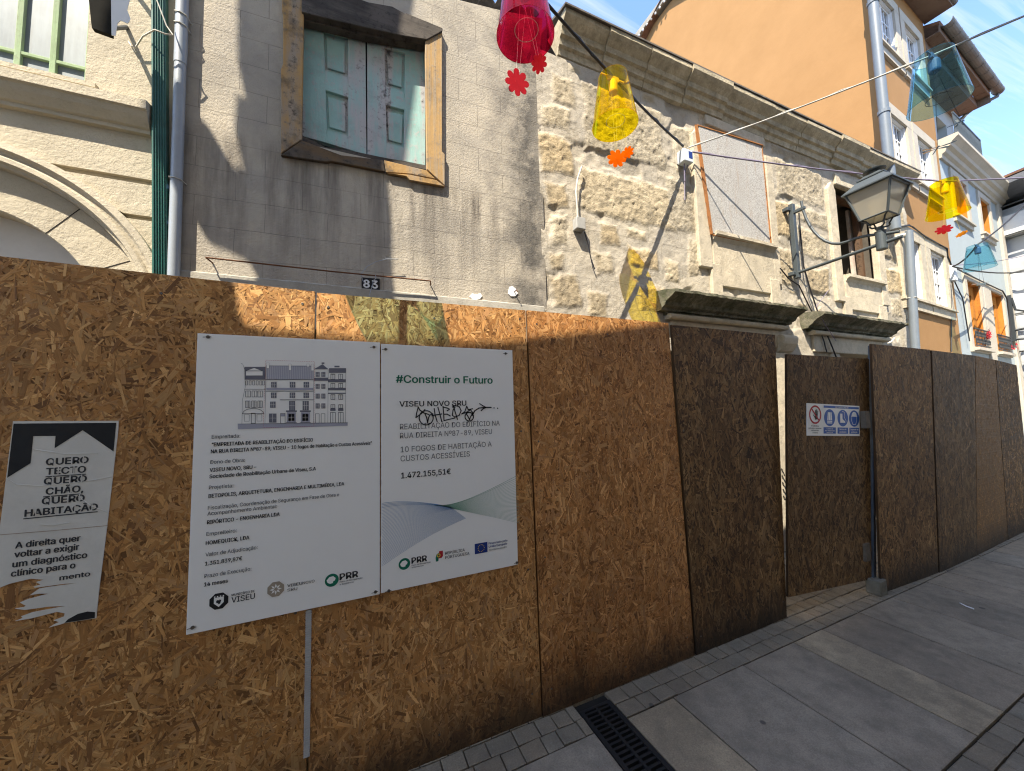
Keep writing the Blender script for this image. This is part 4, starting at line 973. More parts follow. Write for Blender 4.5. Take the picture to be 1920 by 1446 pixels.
MB().add([FO.at(BW0, 10.06, .24), FO.at(EU1+.2, 10.06, .24), FO.at(EU1+.2, 11.9, -3.4), FO.at(BW0, 11.9, -3.4), FO.at(BW0, 10.0, .22), FO.at(EU1+.2, 10.0, .22), FO.at(EU1+.2, 11.84, -3.4), FO.at(BW0, 11.84, -3.4)], [(0, 1, 2, 3), (4, 7, 6, 5), (0, 4, 5, 1), (1, 5, 6, 2), (0, 3, 7, 4)]).build('roof', M_TILE, bh)
for (a, b_) in ((3.66, 4.76), (5.46, 6.62)):
    b = MB(); b.box(FO, a, b_, 3.40, 3.42, .05, .07).box(FO, a, b_, 3.03, 3.05, .05, .07)
    u = a+.04
    while u < b_:
        b.tube([FO.at(u, 3.04, .06), FO.at(u, 3.41, .06)], .006, 4)
        pts = [FO.at(u+.05+.035*math.cos(t), 3.15+.05*math.sin(t), .06) for t in np.linspace(0, 6.28, 9)]; b.tube(pts, .006, 4, caps=False)
        pts = [FO.at(u+.05+.035*math.cos(t), 3.30+.05*math.sin(t), .06) for t in np.linspace(0, 6.28, 9)]; b.tube(pts, .006, 4, caps=False)
        u += .1
    b.build('window_railing', M_IRON, bh)
    MB().box(FO, a-.06, b_+.06, 2.93, 2.99, -.02, .12).build('sill', M_TRIM, bh)
M_FLOWER = simple('red_flower', (.48, .035, .045), .7, .3, dirt=.2, scale=40)
def flowers(u, z, n, label):
    b = MB()
    for k in range(n):
        c = FO.at(u+random.uniform(-.14, .14), z+random.uniform(-.07, .07), .11+random.uniform(0, .06)); r = random.uniform(.025, .05)
        for j in range(5):
            t = j*1.257+random.random(); d1 = np.array([math.cos(t), -.4, math.sin(t)])*r; d2 = np.array([math.cos(t+.8), -.4, math.sin(t+.8)])*r
            b.add([c, c+d1, c+(d1+d2)*.8, c+d2], [(0, 1, 2, 3)])
    tag(b.build('flower_bunch', M_FLOWER), label, 'flowers')
flowers(4.15, 3.28, 14, 'larger red flower bunch tied on the window railing nearer the orange house'); flowers(6.3, 3.14, 6, 'small red flower bunch low on the window railing nearer the scaffold net')

# ================================================================== netted building at the end of the street
nb = thing('scaffolded_building', 'building wrapped in grey scaffold net beyond the pale blue house', 'building', (19, -2, 0))
v_ = np.array([-.22, -.975, 0]); v_ /= np.linalg.norm(v_)
FE = Frame((16.6, 1.4, 0), v_, (v_[1], -v_[0], 0))
zt = FE.px(1880, 356)[1]; zr = FE.px(1915, 338)[1]
zt = (zt+zr)/2
MB().box(FE, -6, 12, 0, zt-.5, -8, -.35).build('wall', M_BLUEWALL, nb)
def net(u0, u1, z0, z1, off, mat, name, amp=.02):
    n1, n2 = 60, 40; U, Z = np.meshgrid(np.linspace(u0, u1, n1), np.linspace(z0, z1, n2))
    D = off+amp*np.sin(U*5+vnoise(U*1.5+20, Z*1.5+20, 4)*6)+amp*1.4*(vnoise(U*2+30, Z*1.2+30, 8)-.5)
    P = FE.O+U[..., None]*FE.u+D[..., None]*FE.n; P[..., 2] = Z
    i = np.arange(n1*n2).reshape(n2, n1); q = np.stack([i[:-1, :-1], i[:-1, 1:], i[1:, 1:], i[1:, :-1]], -1).reshape(-1, 4)
    b = MB(); b.add(P.reshape(-1, 3), [tuple(int(k) for k in r) for r in q]); return b.build(name, mat, nb, smooth=True)
zz_ = [0, 2.0, 4.1, 6.2, zt-.6]
for k, (a, c) in enumerate(zip(zz_[:-1], zz_[1:])):
    net(-4, .9, a, c-.02, .1, M_NET, 'net'); net(.95, 5.6, a, c-.02, .13, M_NET, 'net'); net(5.65, 10.8, a, c-.02, .1, M_NET, 'net')
z5a = FE.px(1900, 432)[1]; z5b = FE.px(1905, 412)[1]
net(-2, 10.8, z5a-.15, z5b+.1, .3, M_NETWHITE, 'white_sheet', .02)
b = MB()
for z in zz_[1:] + [1.1, 3.1, 5.2]: b.tube([FE.at(-4, z, .3), FE.at(10.8, z, .3)], .02, 5)
for u in np.arange(-3.5, 11, 1.6): b.tube([FE.at(u, 0, .3), FE.at(u, zt-.3, .3)], .02, 5)
b.build('scaffold_poles', M_ZINC, nb)
MB().sweep(FE, [(-8, zt+2.2), (.75, zt-.05), (.75, zt-.2), (.2, zt-.35), (-8, zt-.4)], -5, 12).build('roof', simple('slate_grey_roof', (.17, .18, .20), .7, .3, dirt=.2), nb)
MB().sweep(FE, [(-7, zt+2.05), (.72, zt-.02), (.76, zt-.02), (.76, zt+.04), (-7, zt+2.15)], -5, 12).build('roof_edge_tiles', M_TILE, nb)

# ================================================================== hoarding
_sb = MB().lathe((0, 0, 0), [(.0062, -.004), (.0062, .0006), (.0045, .0012), (.0015, .0004)], 10)
SCREW = bpy.data.meshes.new('screw'); SCREW.from_pydata(_sb.v, [], _sb.f); SCREW.materials.append(M_SCREW)
def osb_panel(name, label, corners, tint, seed, th=.018, vert=.5, grime=.5, foot=1.0, n=6500, base=None, parent=None, pal=0, size=1.0):
    """corners: bottom left, bottom right, top right, top left of the street face"""
    r = np.random.default_rng(seed)
    BL, BR, TR, TL = [np.array(c, float) for c in corners]
    W = np.linalg.norm(BR-BL); Hh = np.linalg.norm(TL-BL)
    nrm = np.cross(BR-BL, TL-BL); nrm /= np.linalg.norm(nrm)
    if nrm[1] > 0: nrm = -nrm
    def P(s, t, d): return (BL*(1-s)[:, None]+BR*s[:, None])*(1-t)[:, None]+(TL*(1-s)[:, None]+TR*s[:, None])*t[:, None]+nrm*d[:, None]
    L = np.clip(r.lognormal(math.log(.062), .46, n), .018, .17)*size; Wd = np.clip(r.lognormal(math.log(.0098), .48, n), .0035, .034)*size
    big = r.random(n) < .03; Wd[big] *= 2.0
    cu = r.uniform(-.01, W+.01, n); cv = r.uniform(-.01, Hh+.01, n)
    ang = np.where(r.random(n) < vert, r.normal(math.pi/2, .42, n), r.uniform(0, math.pi, n))
    ca_, sa_ = np.cos(ang), np.sin(ang)
    o = r.random(n)*.0012
    k4 = [(-1, -1), (1, -1), (1, 1), (-1, 1)]
    Pu = np.zeros((n, 4)); Pv = np.zeros((n, 4)); Dd = np.zeros((n, 4)); UV = np.zeros((n, 4, 2))
    ru = r.random(n)*50; rv = r.random(n)*50
    for i, (a, b_) in enumerate(k4):
        jl = L/2*(1+r.uniform(-.22, .12, n)); jw = Wd/2*(1+r.uniform(-.4, .25, n))
        Pu[:, i] = np.clip(cu+ca_*a*jl-sa_*b_*jw, 0, W); Pv[:, i] = np.clip(cv+sa_*a*jl+ca_*b_*jw, 0, Hh)
        Dd[:, i] = .0005+o+r.normal(0, .00045, n); UV[:, i, 0] = ru+a*L/2; UV[:, i, 1] = rv+b_*Wd/2
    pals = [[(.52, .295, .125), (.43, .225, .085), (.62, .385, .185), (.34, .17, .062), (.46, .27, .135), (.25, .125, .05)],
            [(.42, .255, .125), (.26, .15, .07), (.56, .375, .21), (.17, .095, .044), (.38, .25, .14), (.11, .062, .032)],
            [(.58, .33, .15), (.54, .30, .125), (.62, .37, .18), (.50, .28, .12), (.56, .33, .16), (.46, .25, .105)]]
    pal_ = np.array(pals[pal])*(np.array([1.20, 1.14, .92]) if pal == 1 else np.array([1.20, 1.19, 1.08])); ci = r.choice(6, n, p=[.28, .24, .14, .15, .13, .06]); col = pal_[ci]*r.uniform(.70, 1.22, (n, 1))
    s = (Pu/W).ravel(); t = (Pv/Hh).ravel()
    V1 = P(s, t, Dd.ravel())
    # board body
    G = 9; gs, gt_ = np.meshgrid(np.linspace(0, 1, G), np.linspace(0, 1, G)); gs = gs.ravel(); gt_ = gt_.ravel()
    Vall = np.concatenate([P(gs, gt_, np.zeros(G*G)), P(gs, gt_, np.full(G*G, -th)), V1])
    gi = lambda i, j: j*G+i
    faces = []
    for j in range(G-1):
        for i in range(G-1):
            faces.append((gi(i, j), gi(i+1, j), gi(i+1, j+1), gi(i, j+1))); faces.append(tuple(G*G+k for k in (gi(i, j+1), gi(i+1, j+1), gi(i+1, j), gi(i, j))))
    for i in range(G-1):
        for (a_, b_) in ((gi(i, 0), gi(i+1, 0)), (gi(i+1, G-1), gi(i, G-1)), (gi(0, i+1), gi(0, i)), (gi(G-1, i), gi(G-1, i+1))): faces.append((b_, a_, a_+G*G, b_+G*G))
    nb_ = len(faces)*4
    q = (np.arange(n*4).reshape(n, 4)+2*G*G).tolist()
    org = (BL+BR)/2 if parent is None else WL[parent.name]
    me = bpy.data.meshes.new(name); me.from_pydata((Vall-org).tolist(), [], faces+q); 
    colc = np.concatenate([np.tile(pal_[3]*.55, (nb_, 1)), np.repeat(col, 4, axis=0)]); colc = np.concatenate([colc, np.ones((len(colc), 1))], 1)
    at = me.color_attributes.new('flake', 'FLOAT_COLOR', 'CORNER'); at.data.foreach_set('color', colc.astype(np.float32).ravel())
    uvl = me.uv_layers.new(name='strand'); u24 = np.zeros((nb_, 2)); u24[:, 0] = np.tile([0, .02, .02, 0], nb_//4); u24[:, 1] = np.tile([0, 0, .1, .1], nb_//4)
    uvl.data.foreach_set('uv', np.concatenate([u24, UV.reshape(-1, 2)]).astype(np.float32).ravel())
    me.materials.append(osb_mat('strand_board_'+str(seed), tint, grime, foot))
    ob = bpy.data.objects.new(name, me); COL.objects.link(ob); WL[ob.name] = org
    for (s_, t_) in ((.045, .06), (.05, .37), (.04, .66), (.05, .965), (.955, .05), (.96, .36), (.95, .68), (.957, .97), (.5, .04), (.51, .962)):
        s_ += r.uniform(-.008, .008); t_ += r.uniform(-.012, .012)
        if parent is not None: continue
        p0 = P(np.array([s_]), np.array([t_]), np.array([.0022]))[0]
        sc_ = bpy.data.objects.new('screw', SCREW); COL.objects.link(sc_); sc_.parent = ob; sc_.location = p0-org; sc_.rotation_euler = Vector(nrm).to_track_quat('Z', 'Y').to_euler()
    if parent is None:
        ob.location = org; tag(ob, label, 'hoarding panel', 'strand board panels of the hoarding')
    else: ob.parent = parent; tag(ob, label) if label else None
    return ob, nrm
def upr(x0, x1, y0, y1, zt0, zt1, zb=0.0, lean=0.0):
    return [(x0, y0, zb), (x1, y1, zb), (x1, y1-lean, zt1), (x0, y0-lean, zt0)]
def pt(x, y, Y): u, z = FH.px(x, y, -Y); return (u, Y, z)
osb_panel('hoarding_panel', 'strand board panel at the near end of hoarding, beyond the torn poster', upr(-2.52, -1.262, .0, .0, 2.5, 2.5), (1, 1, 1), 1, vert=.25, grime=.35, n=5500)
osb_panel('hoarding_panel', 'golden brown strand board panel with the torn house poster pasted on it', [(-1.255, .0035, 0), (-.010, .0035, 0), pt(591, 547, .0035), (-1.24, .0035, 2.515)], (.92, .86, .74), 2, size=1.0, vert=.25, grime=.55, n=15000)
osb_panel('hoarding_panel', 'golden strand board panel behind the green headed notice', [(-.002, .0025, 0), (1.243, .0025, 0), pt(985, 582, .0025), pt(594, 549, .0025)], (1.0, .93, .84), 3, size=1.0, vert=.45, grime=.5, n=15000)
osb_panel('hoarding_panel', 'reddish brown strand board panel between the green headed notice and dark boards', [(1.251, -.003, 0), (2.535, -.003, 0), pt(1253, 606, -.003), pt(988, 582, -.003)], (.96, .84, .74), 4, size=1.0, vert=.45, grime=.55, n=15000)
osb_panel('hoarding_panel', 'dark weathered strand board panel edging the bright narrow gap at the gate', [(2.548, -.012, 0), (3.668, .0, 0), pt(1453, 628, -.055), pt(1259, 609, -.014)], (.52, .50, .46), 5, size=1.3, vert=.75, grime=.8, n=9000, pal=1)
# gate: leaf, post, latch box and hinge blocks
gate = thing('gate', 'strand board gate leaf hanging above the paving, with blue safety notice', 'gate', (4.35, -.05, 0))
gl, gn = osb_panel('leaf', None, [pt(1478, 1120, -.03), pt(1634, 1086, -.10), pt(1629, 673, -.205), pt(1475, 664, -.13)], (.48, .465, .43), 6, size=1.3, vert=.8, grime=.75, n=8500, pal=1, foot=0, parent=gate)
M_LATCH = simple('weathered_block', (.17, .14, .105), .9, .15, dirt=.3, scale=20, bump=.3)
def hb(name, x0, y0, x1, y1, Y, m_, par):
    a = FH.px(x0, y0, -Y); c = FH.px(x1, y1, -Y)
    return MB().box(FH, min(a[0], c[0]), max(a[0], c[0]), min(a[1], c[1]), max(a[1], c[1]), -Y-.045, -Y).build(name, m_, par, bevel=.003)
hb('latch_box', 1622, 771, 1633, 803, -.222, M_LATCH, gate); hb('hinge_block', 1622, 1021, 1634, 1051, -.13, M_LATCH, gate)
a = FH.px(1466, 905, .06)
b = MB()
for k in range(9):
    z = a[1]+.10-.03*k; c = np.array([a[0]+.035+.006*(k % 2), -.05-.01*(k % 2), z]); b.tube([c+np.array([.007*math.cos(t), .004*math.sin(t)+.006*(k % 2)*math.cos(t), .017*math.sin(t)]) for t in np.linspace(0, 6.28, 9)], .003, 5, caps=False)
b.build('chain', M_IRON, gate)
post = thing('gate_post', 'slim blue grey steel post in a concrete block beside the gate', 'post', (4.87, -.13, 0))
pb_, pt_ = np.array([4.885, -.10, .12]), np.array(pt(1634, 648, -.20))
ax = np.array([.023, 0, 0]); ay = np.array([0, .02, 0])
MB().hexa([pb_-ax-ay, pb_+ax-ay, pb_+ax+ay, pb_-ax+ay, pt_-ax-ay, pt_+ax-ay, pt_+ax+ay, pt_-ax+ay]).build('tube', M_POST, post)
MB().box(FH, 4.80, 4.93, 0, .14, .075, .19).build('concrete_block', simple('rough_concrete', (.20, .185, .145), .95, .1, dirt=.35, scale=14, bump=.4), post, bevel=.008)
p5 = [(4.893, -.155, 0), (5.985, -.20, 0), pt(1744, 656, -.315), pt(1634, 645, -.27)]
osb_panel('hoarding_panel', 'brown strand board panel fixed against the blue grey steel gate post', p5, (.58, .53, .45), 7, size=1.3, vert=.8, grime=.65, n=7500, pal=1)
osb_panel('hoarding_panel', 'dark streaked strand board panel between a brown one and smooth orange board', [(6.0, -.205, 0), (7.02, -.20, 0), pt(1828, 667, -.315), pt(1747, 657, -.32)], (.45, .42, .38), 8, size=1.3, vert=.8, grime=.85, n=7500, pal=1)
osb_panel('hoarding_panel', 'smooth lighter orange board panel between two darker strand boards', [(7.03, -.20, 0), (8.12, -.18, 0), pt(1866, 675, -.30), pt(1829, 667, -.315)], (.64, .58, .48), 9, vert=.6, grime=.4, n=4000, pal=2, size=.5)
osb_panel('hoarding_panel', 'strand board panel at the far end where the hoarding stops', [(8.13, -.18, 0), (9.2, -.16, 0), pt(1906, 685, -.29), pt(1867, 675, -.30)], (.7, .62, .53), 10, vert=.6, grime=.5, n=3000, pal=1)
# battens behind the boards
hf = thing('timber_frame', 'rough timber battens holding up the hoarding from behind', 'frame', (1.2, .06, 0))
M_BATTEN = simple('rough_batten', (.34, .25, .15), .9, .2, dirt=.3)
for x in (-1.25, 0.0, 1.247, 2.541): MB().box(FH, x-.035, x+.035, 0, 2.3, -.075, -.025).build('upright', M_BATTEN, hf)
for z in (.35, 1.2): MB().box(FH, -2.4, 3.6, z, z+.08, -.13, -.08).build('rail', M_BATTEN, hf)
# ribbed strip over a joint under the notices
a = FH.px(573, 1146, .006); c = FH.px(562, 1425, .006)
b = MB(); n_ = 62
for k in range(n_):
    z0 = c[1]+(a[1]-c[1])*k/n_; z1 = c[1]+(a[1]-c[1])*(k+.62)/n_; b.box(FH, -.022, .004, z0, z1, .002, .0065)
b.box(FH, -.020, .002, c[1], a[1], .001, .0045)
tag(b.build('ribbed_strip', M_TAPE), 'pale ribbed strip taped down the board joint below the big notice', 'strip')

# ------------------------------------------------------------------ notices
def board(name, label, x0, x1, z0, z1, o0, o1):
    t_ = thing(name, label, 'sign', ((x0+x1)/2, -o0, z0))
    MB().box(FH, x0, x1, z0, z1, o0, o1).build('sheet', M_SIGN, t_, bevel=.0012)
    return t_
OS = .012; OT = OS+.0012
def screws(t_, pts):
    for (x, y) in pts:
        u, z = FH.px(x, y, OT); b = MB(); 
        for (r_, o_) in ((.009, OS), (.009, OS+.002)): pass
        b.prism(FH, [(u+.0075*math.cos(t), z+.0075*math.sin(t)) for t in np.linspace(0, 6.28, 14)[:-1]], OS, OS+.003)
        b.line(FH, [(u-.018, z-.002), (u+.012, z+.001)], .003, OS+.0034); b.build('screw', M_SCREW, t_)
sa = board('project_notice', 'large white project notice with building elevation drawing and contract details', -.474, .3155, .918, 2.240, .003, OS)
sb = board('funding_notice', 'white notice with green heading, wave lines and scrawled black tag', .3215, 1.106, .921, 2.233, .003, OS)
screws(sa, [(390, 632), (701, 651), (361, 1177), (704, 1110)]); screws(sb, [(723, 655), (948, 663), (729, 1108), (969, 1055)])
def za(a, b_): return FH.px(340+a/2.4106, 600+b_/2.41, OT)
ink = MB(); soft = MB()
def ta(mb, s, x0, z0, x1, cap, bold=0.0): text(mb, FH, s, x0, z0, x1-x0, cap, OT, bold)
ta(soft, 'Empreitada:', -.408, 1.757, -.301, .0165, .006)
ta(ink, '“EMPREITADA DE REABILITAÇÃO DO EDIFÍCIO', -.407, 1.722, -.001, .0165, .022)
ta(ink, 'NA RUA DIREITA Nº87-89, VISEU - 10 fogos de Habitação a Custos Acessíveis”', -.409, 1.691, .275, .0165, .022)
ta(soft, 'Dono de Obra:', -.410, 1.643, -.280, .0165, .006)
ta(ink, 'VISEU NOVO, SRU –', -.411, 1.608, -.235, .0165, .022)
ta(ink, 'Sociedade de Reabilitação Urbana de Viseu, S.A', -.411, 1.579, .014, .0165, .022)
ta(soft, 'Projetista:', -.412, 1.530, -.322, .0165, .006)
ta(ink, 'BETOPOLIS, ARQUITETURA, ENGENHARIA E MULTIMÉDIA, LDA', -.412, 1.492, .143, .0165, .022)
ta(soft, 'Fiscalização, Coordenação de Segurança em Fase de Obra e', -.413, 1.440, .12, .0165, .006)
ta(soft, 'Acompanhamento Ambiental:', -.414, 1.415, -.149, .0165, .006)
ta(ink, 'RIPÓRTICO - ENGENHARIA LDA', -.414, 1.377, -.137, .0165, .022)
ta(soft, 'Empreiteiro:', -.415, 1.326, -.304, .0165, .006)
ta(ink, 'HOMEQUICK, LDA', -.416, 1.287, -.255, .0165, .022)
ta(soft, 'Valor de Adjudicação:', -.416, 1.237, -.222, .0165, .006)
ta(ink, '1.351.839,87€', -.416, 1.198, -.281, .0165, .022)
ta(soft, 'Prazo de Execução:', -.417, 1.145, -.244, .0165, .006)
ta(ink, '14 meses', -.417, 1.109, -.332, .0165, .022)
ta(ink, 'MUNICÍPIO DE', -.316, 1.046, -.229, .0095, .012)
ta(ink, 'VISEU', -.316, 1.017, -.228, .024, .012)
ta(ink, 'VISEU', -.099, 1.040, -.038, .0125, .025); ta(soft, 'NOVO', -.036, 1.040, .015, .0125, .004)
ta(soft, 'SRU', -.099, 1.020, -.058, .0125, .002)
ta(ink, 'PRR', .127, 1.027, .210, .030, .03)
ta(soft, 'Plano de Recuperação', .127, 1.015, .232, .0065, .01); ta(soft, 'e Resiliência', .127, 1.003, .190, .0065, .01)
ink.build('lettering', M_INK, sa); soft.build('caption_lettering', M_INKSOFT, sa)
def octagon(mb, u, z, r, off, rot=math.pi/8): return mb.flat(FH, [(u+r*math.cos(rot+k*math.pi/4), z+r*math.sin(rot+k*math.pi/4)) for k in range(8)], off)
b = MB(); octagon(b, -.362, 1.035, .037, OT); cr = b.build('crest_logo', M_BLACK, sa)
b = MB(); cu, cz = -.362, 1.036
b.flat(FH, [(cu-.018, cz+.016), (cu-.018, cz-.008), (cu, cz-.026), (cu+.018, cz-.008), (cu+.018, cz+.016)], OT+.0008)
for k in range(4): b.flat(FH, [(cu-.018+k*.0105, cz+.017), (cu-.013+k*.0105, cz+.017), (cu-.013+k*.0105, cz+.022), (cu-.018+k*.0105, cz+.022)], OT+.0008)
b.build('crest_shield', M_SIGN, cr)
b = MB(); b.disc(FH, cu-.004, cz-.002, .006, .007, OT+.0014, 10).flat(FH, [(cu+.002, cz+.006), (cu+.009, cz+.003), (cu+.005, cz-.012), (cu-.003, cz-.014)], OT+.0014); b.build('crest_figure', M_BLACK, cr)
b = MB(); octagon(b, -.146, 1.041, .036, OT); ro = b.build('rosette_logo', M_TANINK, sa)
b = MB()
for k in range(8):
    t = k*math.pi/4; c_, s_ = math.cos(t), math.sin(t); f = lambda x, y: (-.146+c_*x-s_*y, 1.041+s_*x+c_*y)
    b.flat(FH, [f(.005, 0), f(.013, -.0042), f(.025, 0), f(.013, .0042)], OT+.0008)
b.build('rosette_petals', M_SIGN, ro)
def globe(par, u, z, r):
    b = MB(); b.disc(FH, u, z, r, r, OT); g = b.build('globe_logo', M_GREENINK, par)
    b = MB(); b.flat(FH, [(u-.75*r, z+.1*r), (u-.35*r, z+.55*r), (u+.2*r, z+.6*r), (u+.55*r, z+.25*r), (u+.45*r, z-.1*r), (u+.2*r, z-.2*r), (u+.15*r, z-.45*r), (u-.25*r, z-.5*r), (u-.6*r, z-.3*r)], OT+.0008)
    b.build('globe_shape', M_SIGN, g)
globe(sa, .091, 1.034, .031)
# elevation drawing of the street front
def dz(a, b_): return FH.px(340+a/4.8211, 610+b_/4.82, OT)
ol = MB(); tone = MB(); dk = MB(); rd_ = MB()
LWD = .0011
def rect(mb, a0, b0, a1, b1, w=LWD): mb.line(FH, [dz(a0, b0), dz(a1, b0), dz(a1, b1), dz(a0, b1), dz(a0, b0)], w, OT+.0004)
def fill(mb, a0, b0, a1, b1, o=0.0): mb.flat(FH, [dz(a0, b1), dz(a1, b1), dz(a1, b0), dz(a0, b0)], OT+o)
def win2(a0, b0, a1, b1, n=2, tone_=True):
    if tone_: fill(dk, a0, b0, a1, b1)
    else: rect(ol, a0, b0, a1, b1)
    for k in range(1, n+1):
        x = a0+(a1-a0)*k/(n+1)
        (lite if tone_ else ol).line(FH, [dz(x, b0+4), dz(x, b1-4)], .0012, OT+.0008)
    if tone_: lite.line(FH, [dz(a0+3, (b0+b1)/2), dz(a1-3, (b0+b1)/2)], .001, OT+.0008)
lite = MB()
tone.flat(FH, [dz(510, 940), dz(1503, 908), dz(1503, 880), dz(510, 892)], OT)
ol.line(FH, [dz(510, 892), dz(1503, 880)], .0016, OT+.0008)
fill(tone, 768, 365, 1197, 488); ol.line(FH, [dz(766, 492), dz(1195, 492)], .0022, OT+.0008); ol.line(FH, [dz(768, 365), dz(1197, 372)], LWD, OT+.0008)
for k in range(26): lite.line(FH, [dz(775+k*16.5, 372), dz(772+k*16.5, 484)], .0007, OT+.0006)
for (x, y0, y1) in ((783, 340, 388), (982, 350, 405), (1145, 350, 374), (1186, 352, 410)):
    fill(lite, x-11, y0, x+11, y1, .001); rect(ol, x-11, y0, x+11, y1)
fill(tone, 768, 566, 1192, 588); ol.line(FH, [dz(764, 597), dz(1192, 597)], .002, OT+.0008)
for x in (836, 1005, 1130):
    win2(x-25, 512, x+25, 563); win2(x-26, 608, x+24, 658)
win2(802, 690, 852, 746); win2(974, 684, 1028, 770, 2); win2(1096, 684, 1152, 768, 2)
ol.line(FH, [dz(893, 674), dz(1192, 674)], .003, OT+.0008)
win2(792, 798, 860, 880, 1); rect(ol, 897, 797, 938, 888, .0018); fill(tone, 899, 800, 936, 824)
for (x0, x1) in ((946, 1044), (1072, 1170)):
    fill(dk, x0, 770, x1, 784); fill(tone, x0+8, 786, x1-8, 880); win2(x0+22, 800, x1-22, 866, 1); ol.line(FH, [dz(x0, 880), dz(x1, 880)], .0018, OT+.0008)
ol.line(FH, [dz(764, 490), dz(756, 890)], LWD, OT+.0008); ol.line(FH, [dz(1196, 490), dz(1196, 882)], LWD, OT+.0008)
fill(dk, 572, 376, 762, 492); fill(lite, 585, 412, 735, 454, .001); ol.line(FH, [dz(580, 414), dz(658, 384), dz(735, 414), dz(580, 414)], .0014, OT+.0014); lite.flat(FH, [dz(590, 410), dz(725, 410), dz(658, 386)], OT+.001)
for x in (600, 637, 674, 711): rect(ol, x-10, 418, x+10, 446)
for x in (590, 622, 654, 686, 718, 744): rect(ol, x-9, 502, x+9, 540, .0016)
ol.line(FH, [dz(572, 578), dz(760, 578)], .002, OT+.0008)
for x in (603, 661, 714): rect(ol, x-22, 594, x+22, 648, .0018); ol.line(FH, [dz(x, 594), dz(x, 648)], .0016, OT+.0008)
for x in (600, 656, 712): rect(ol, x-20, 684, x+20, 744, .0018); ol.line(FH, [dz(x-6, 684), dz(x-6, 744)], .0016, OT+.0008); ol.line(FH, [dz(x+7, 684), dz(x+7, 744)], .0016, OT+.0008)
ol.line(FH, [dz(572, 376), dz(578, 560), dz(552, 680), dz(548, 890)], LWD, OT+.0008); ol.line(FH, [dz(538, 342), dz(556, 352), dz(572, 400)], LWD, OT+.0008)
ol.line(FH, [dz(555, 800)]+[dz(650-95*math.cos(t), 800-48*math.sin(t)) for t in np.linspace(0, math.pi, 14)], .002, OT+.0008); ol.line(FH, [dz(552, 800), dz(748, 798)], .0024, OT+.0008)
rect(ol, 570, 808, 614, 868); rect(ol, 684, 808, 728, 866); rect(ol, 632, 795, 668, 888, .0022)
fill(dk, 1200, 474, 1328, 502); dk.flat(FH, [dz(1198, 398), dz(1330, 398), dz(1276, 352)], OT); fill(dk, 1268, 336, 1293, 350)
for x in (1232, 1284):
    for (y0, y1) in ((422, 466), (530, 574), (618, 662), (706, 752)): win2(x-18, y0, x+18, y1)
    rect(ol, x-20, 800, x+14, 884, .0018)
fill(dk, 1335, 388, 1487, 430); fill(dk, 1384, 366, 1430, 380); fill(dk, 1328, 488, 1485, 516); fill(dk, 1326, 610, 1485, 620)
for x in (1370, 1441):
    for (y0, y1) in ((442, 488), (526, 566), (628, 670), (718, 750)): rect(ol, x-18, y0, x+18, y1, .0024); ol.line(FH, [dz(x, y0), dz(x, y1)], .002, OT+.0008)
    fill(dk, x-24, 752, x+24, 774); rect(ol, x-22, 788, x+22, 882, .0022); ol.line(FH, [dz(x, 790), dz(x, 882)], .002, OT+.0008)
fill(dk, 1327, 566, 1485, 588); ol.line(FH, [dz(1487, 388), dz(1484, 882)], LWD, OT+.0008); ol.line(FH, [dz(1328, 400), dz(1324, 882)], LWD, OT+.0008)
dsh = [(764, 316), (1206, 330), (1198, 912), (740, 926), (764, 316)]
for (p0, p1) in zip(dsh[:-1], dsh[1:]):
    n_ = int(math.hypot(p1[0]-p0[0], p1[1]-p0[1])/16)
    for k in range(0, n_, 1):
        f0 = k/n_; f1 = (k+.55)/n_; rd_.line(FH, [dz(p0[0]+(p1[0]-p0[0])*f0, p0[1]+(p1[1]-p0[1])*f0), dz(p0[0]+(p1[0]-p0[0])*f1, p0[1]+(p1[1]-p0[1])*f1)], .0011, OT+.0016)
dr_ = ol.build('elevation_drawing', M_INK, sa); tone.build('drawing_tint', M_LILACINK, dr_); dk.build('drawing_shading', simple('drawing_dark', (.15, .15, .18), .5, .3, dirt=0), dr_); lite.build('drawing_highlight', M_SIGN, dr_); rd_.build('dashed_outline', M_REDINK, dr_)
# funding notice
ink = MB(); gr = MB()
ta(gr, '#Construir o Futuro', .399, 2.021, .966, .041, .022); gr.build('heading', M_GREENINK, sb)
ta(ink, 'VISEU NOVO SRU', .417, 1.889, .797, .029, .02); soft = MB()
ta(soft, 'REABILITAÇÃO DO EDIFÍCIO NA', .419, 1.764, 1.008, .030, .0); ta(soft, 'RUA DIREITA Nº87-89, VISEU', .419, 1.715, .956, .030, .0)
ta(soft, '10 FOGOS DE HABITAÇÃO A', .422, 1.640, .952, .030, .0); ta(soft, 'CUSTOS ACESSÍVEIS', .422, 1.591, .814, .030, .0)
ta(ink, '1.472.155,51€', .425, 1.4995, .697, .030, .02)
ta(ink, 'PRR', .478, 1.0425, .558, .030, .03); ta(soft, 'Plano de Recuperação', .478, 1.030, .580, .0065, .01); ta(soft, 'e Resiliência', .478, 1.019, .540, .0065, .01)
ta(ink, 'REPÚBLICA', .661, 1.057, .774, .0155, .006); ta(ink, 'PORTUGUESA', .661, 1.034, .801, .0155, .006)
bl = MB(); ta(bl, 'Financiado pela', .920, 1.070, 1.039, .0115, .02); ta(bl, 'União Europeia', .920, 1.052, 1.037, .0115, .02); ta(soft, 'NextGenerationEU', .921, 1.034, 1.034, .0085, .004)
ink.build('lettering', M_INK, sb); soft.build('light_lettering', M_INKSOFT, sb); bl.build('funding_lettering', M_BLUEINK, sb)
globe(sb, .440, 1.048, .030)
b = MB(); b.flat(FH, [(.834, 1.029), (.912, 1.029), (.912, 1.087), (.834, 1.087)], OT); fl = b.build('flag_logo', M_BLUEINK, sb)
b = MB()
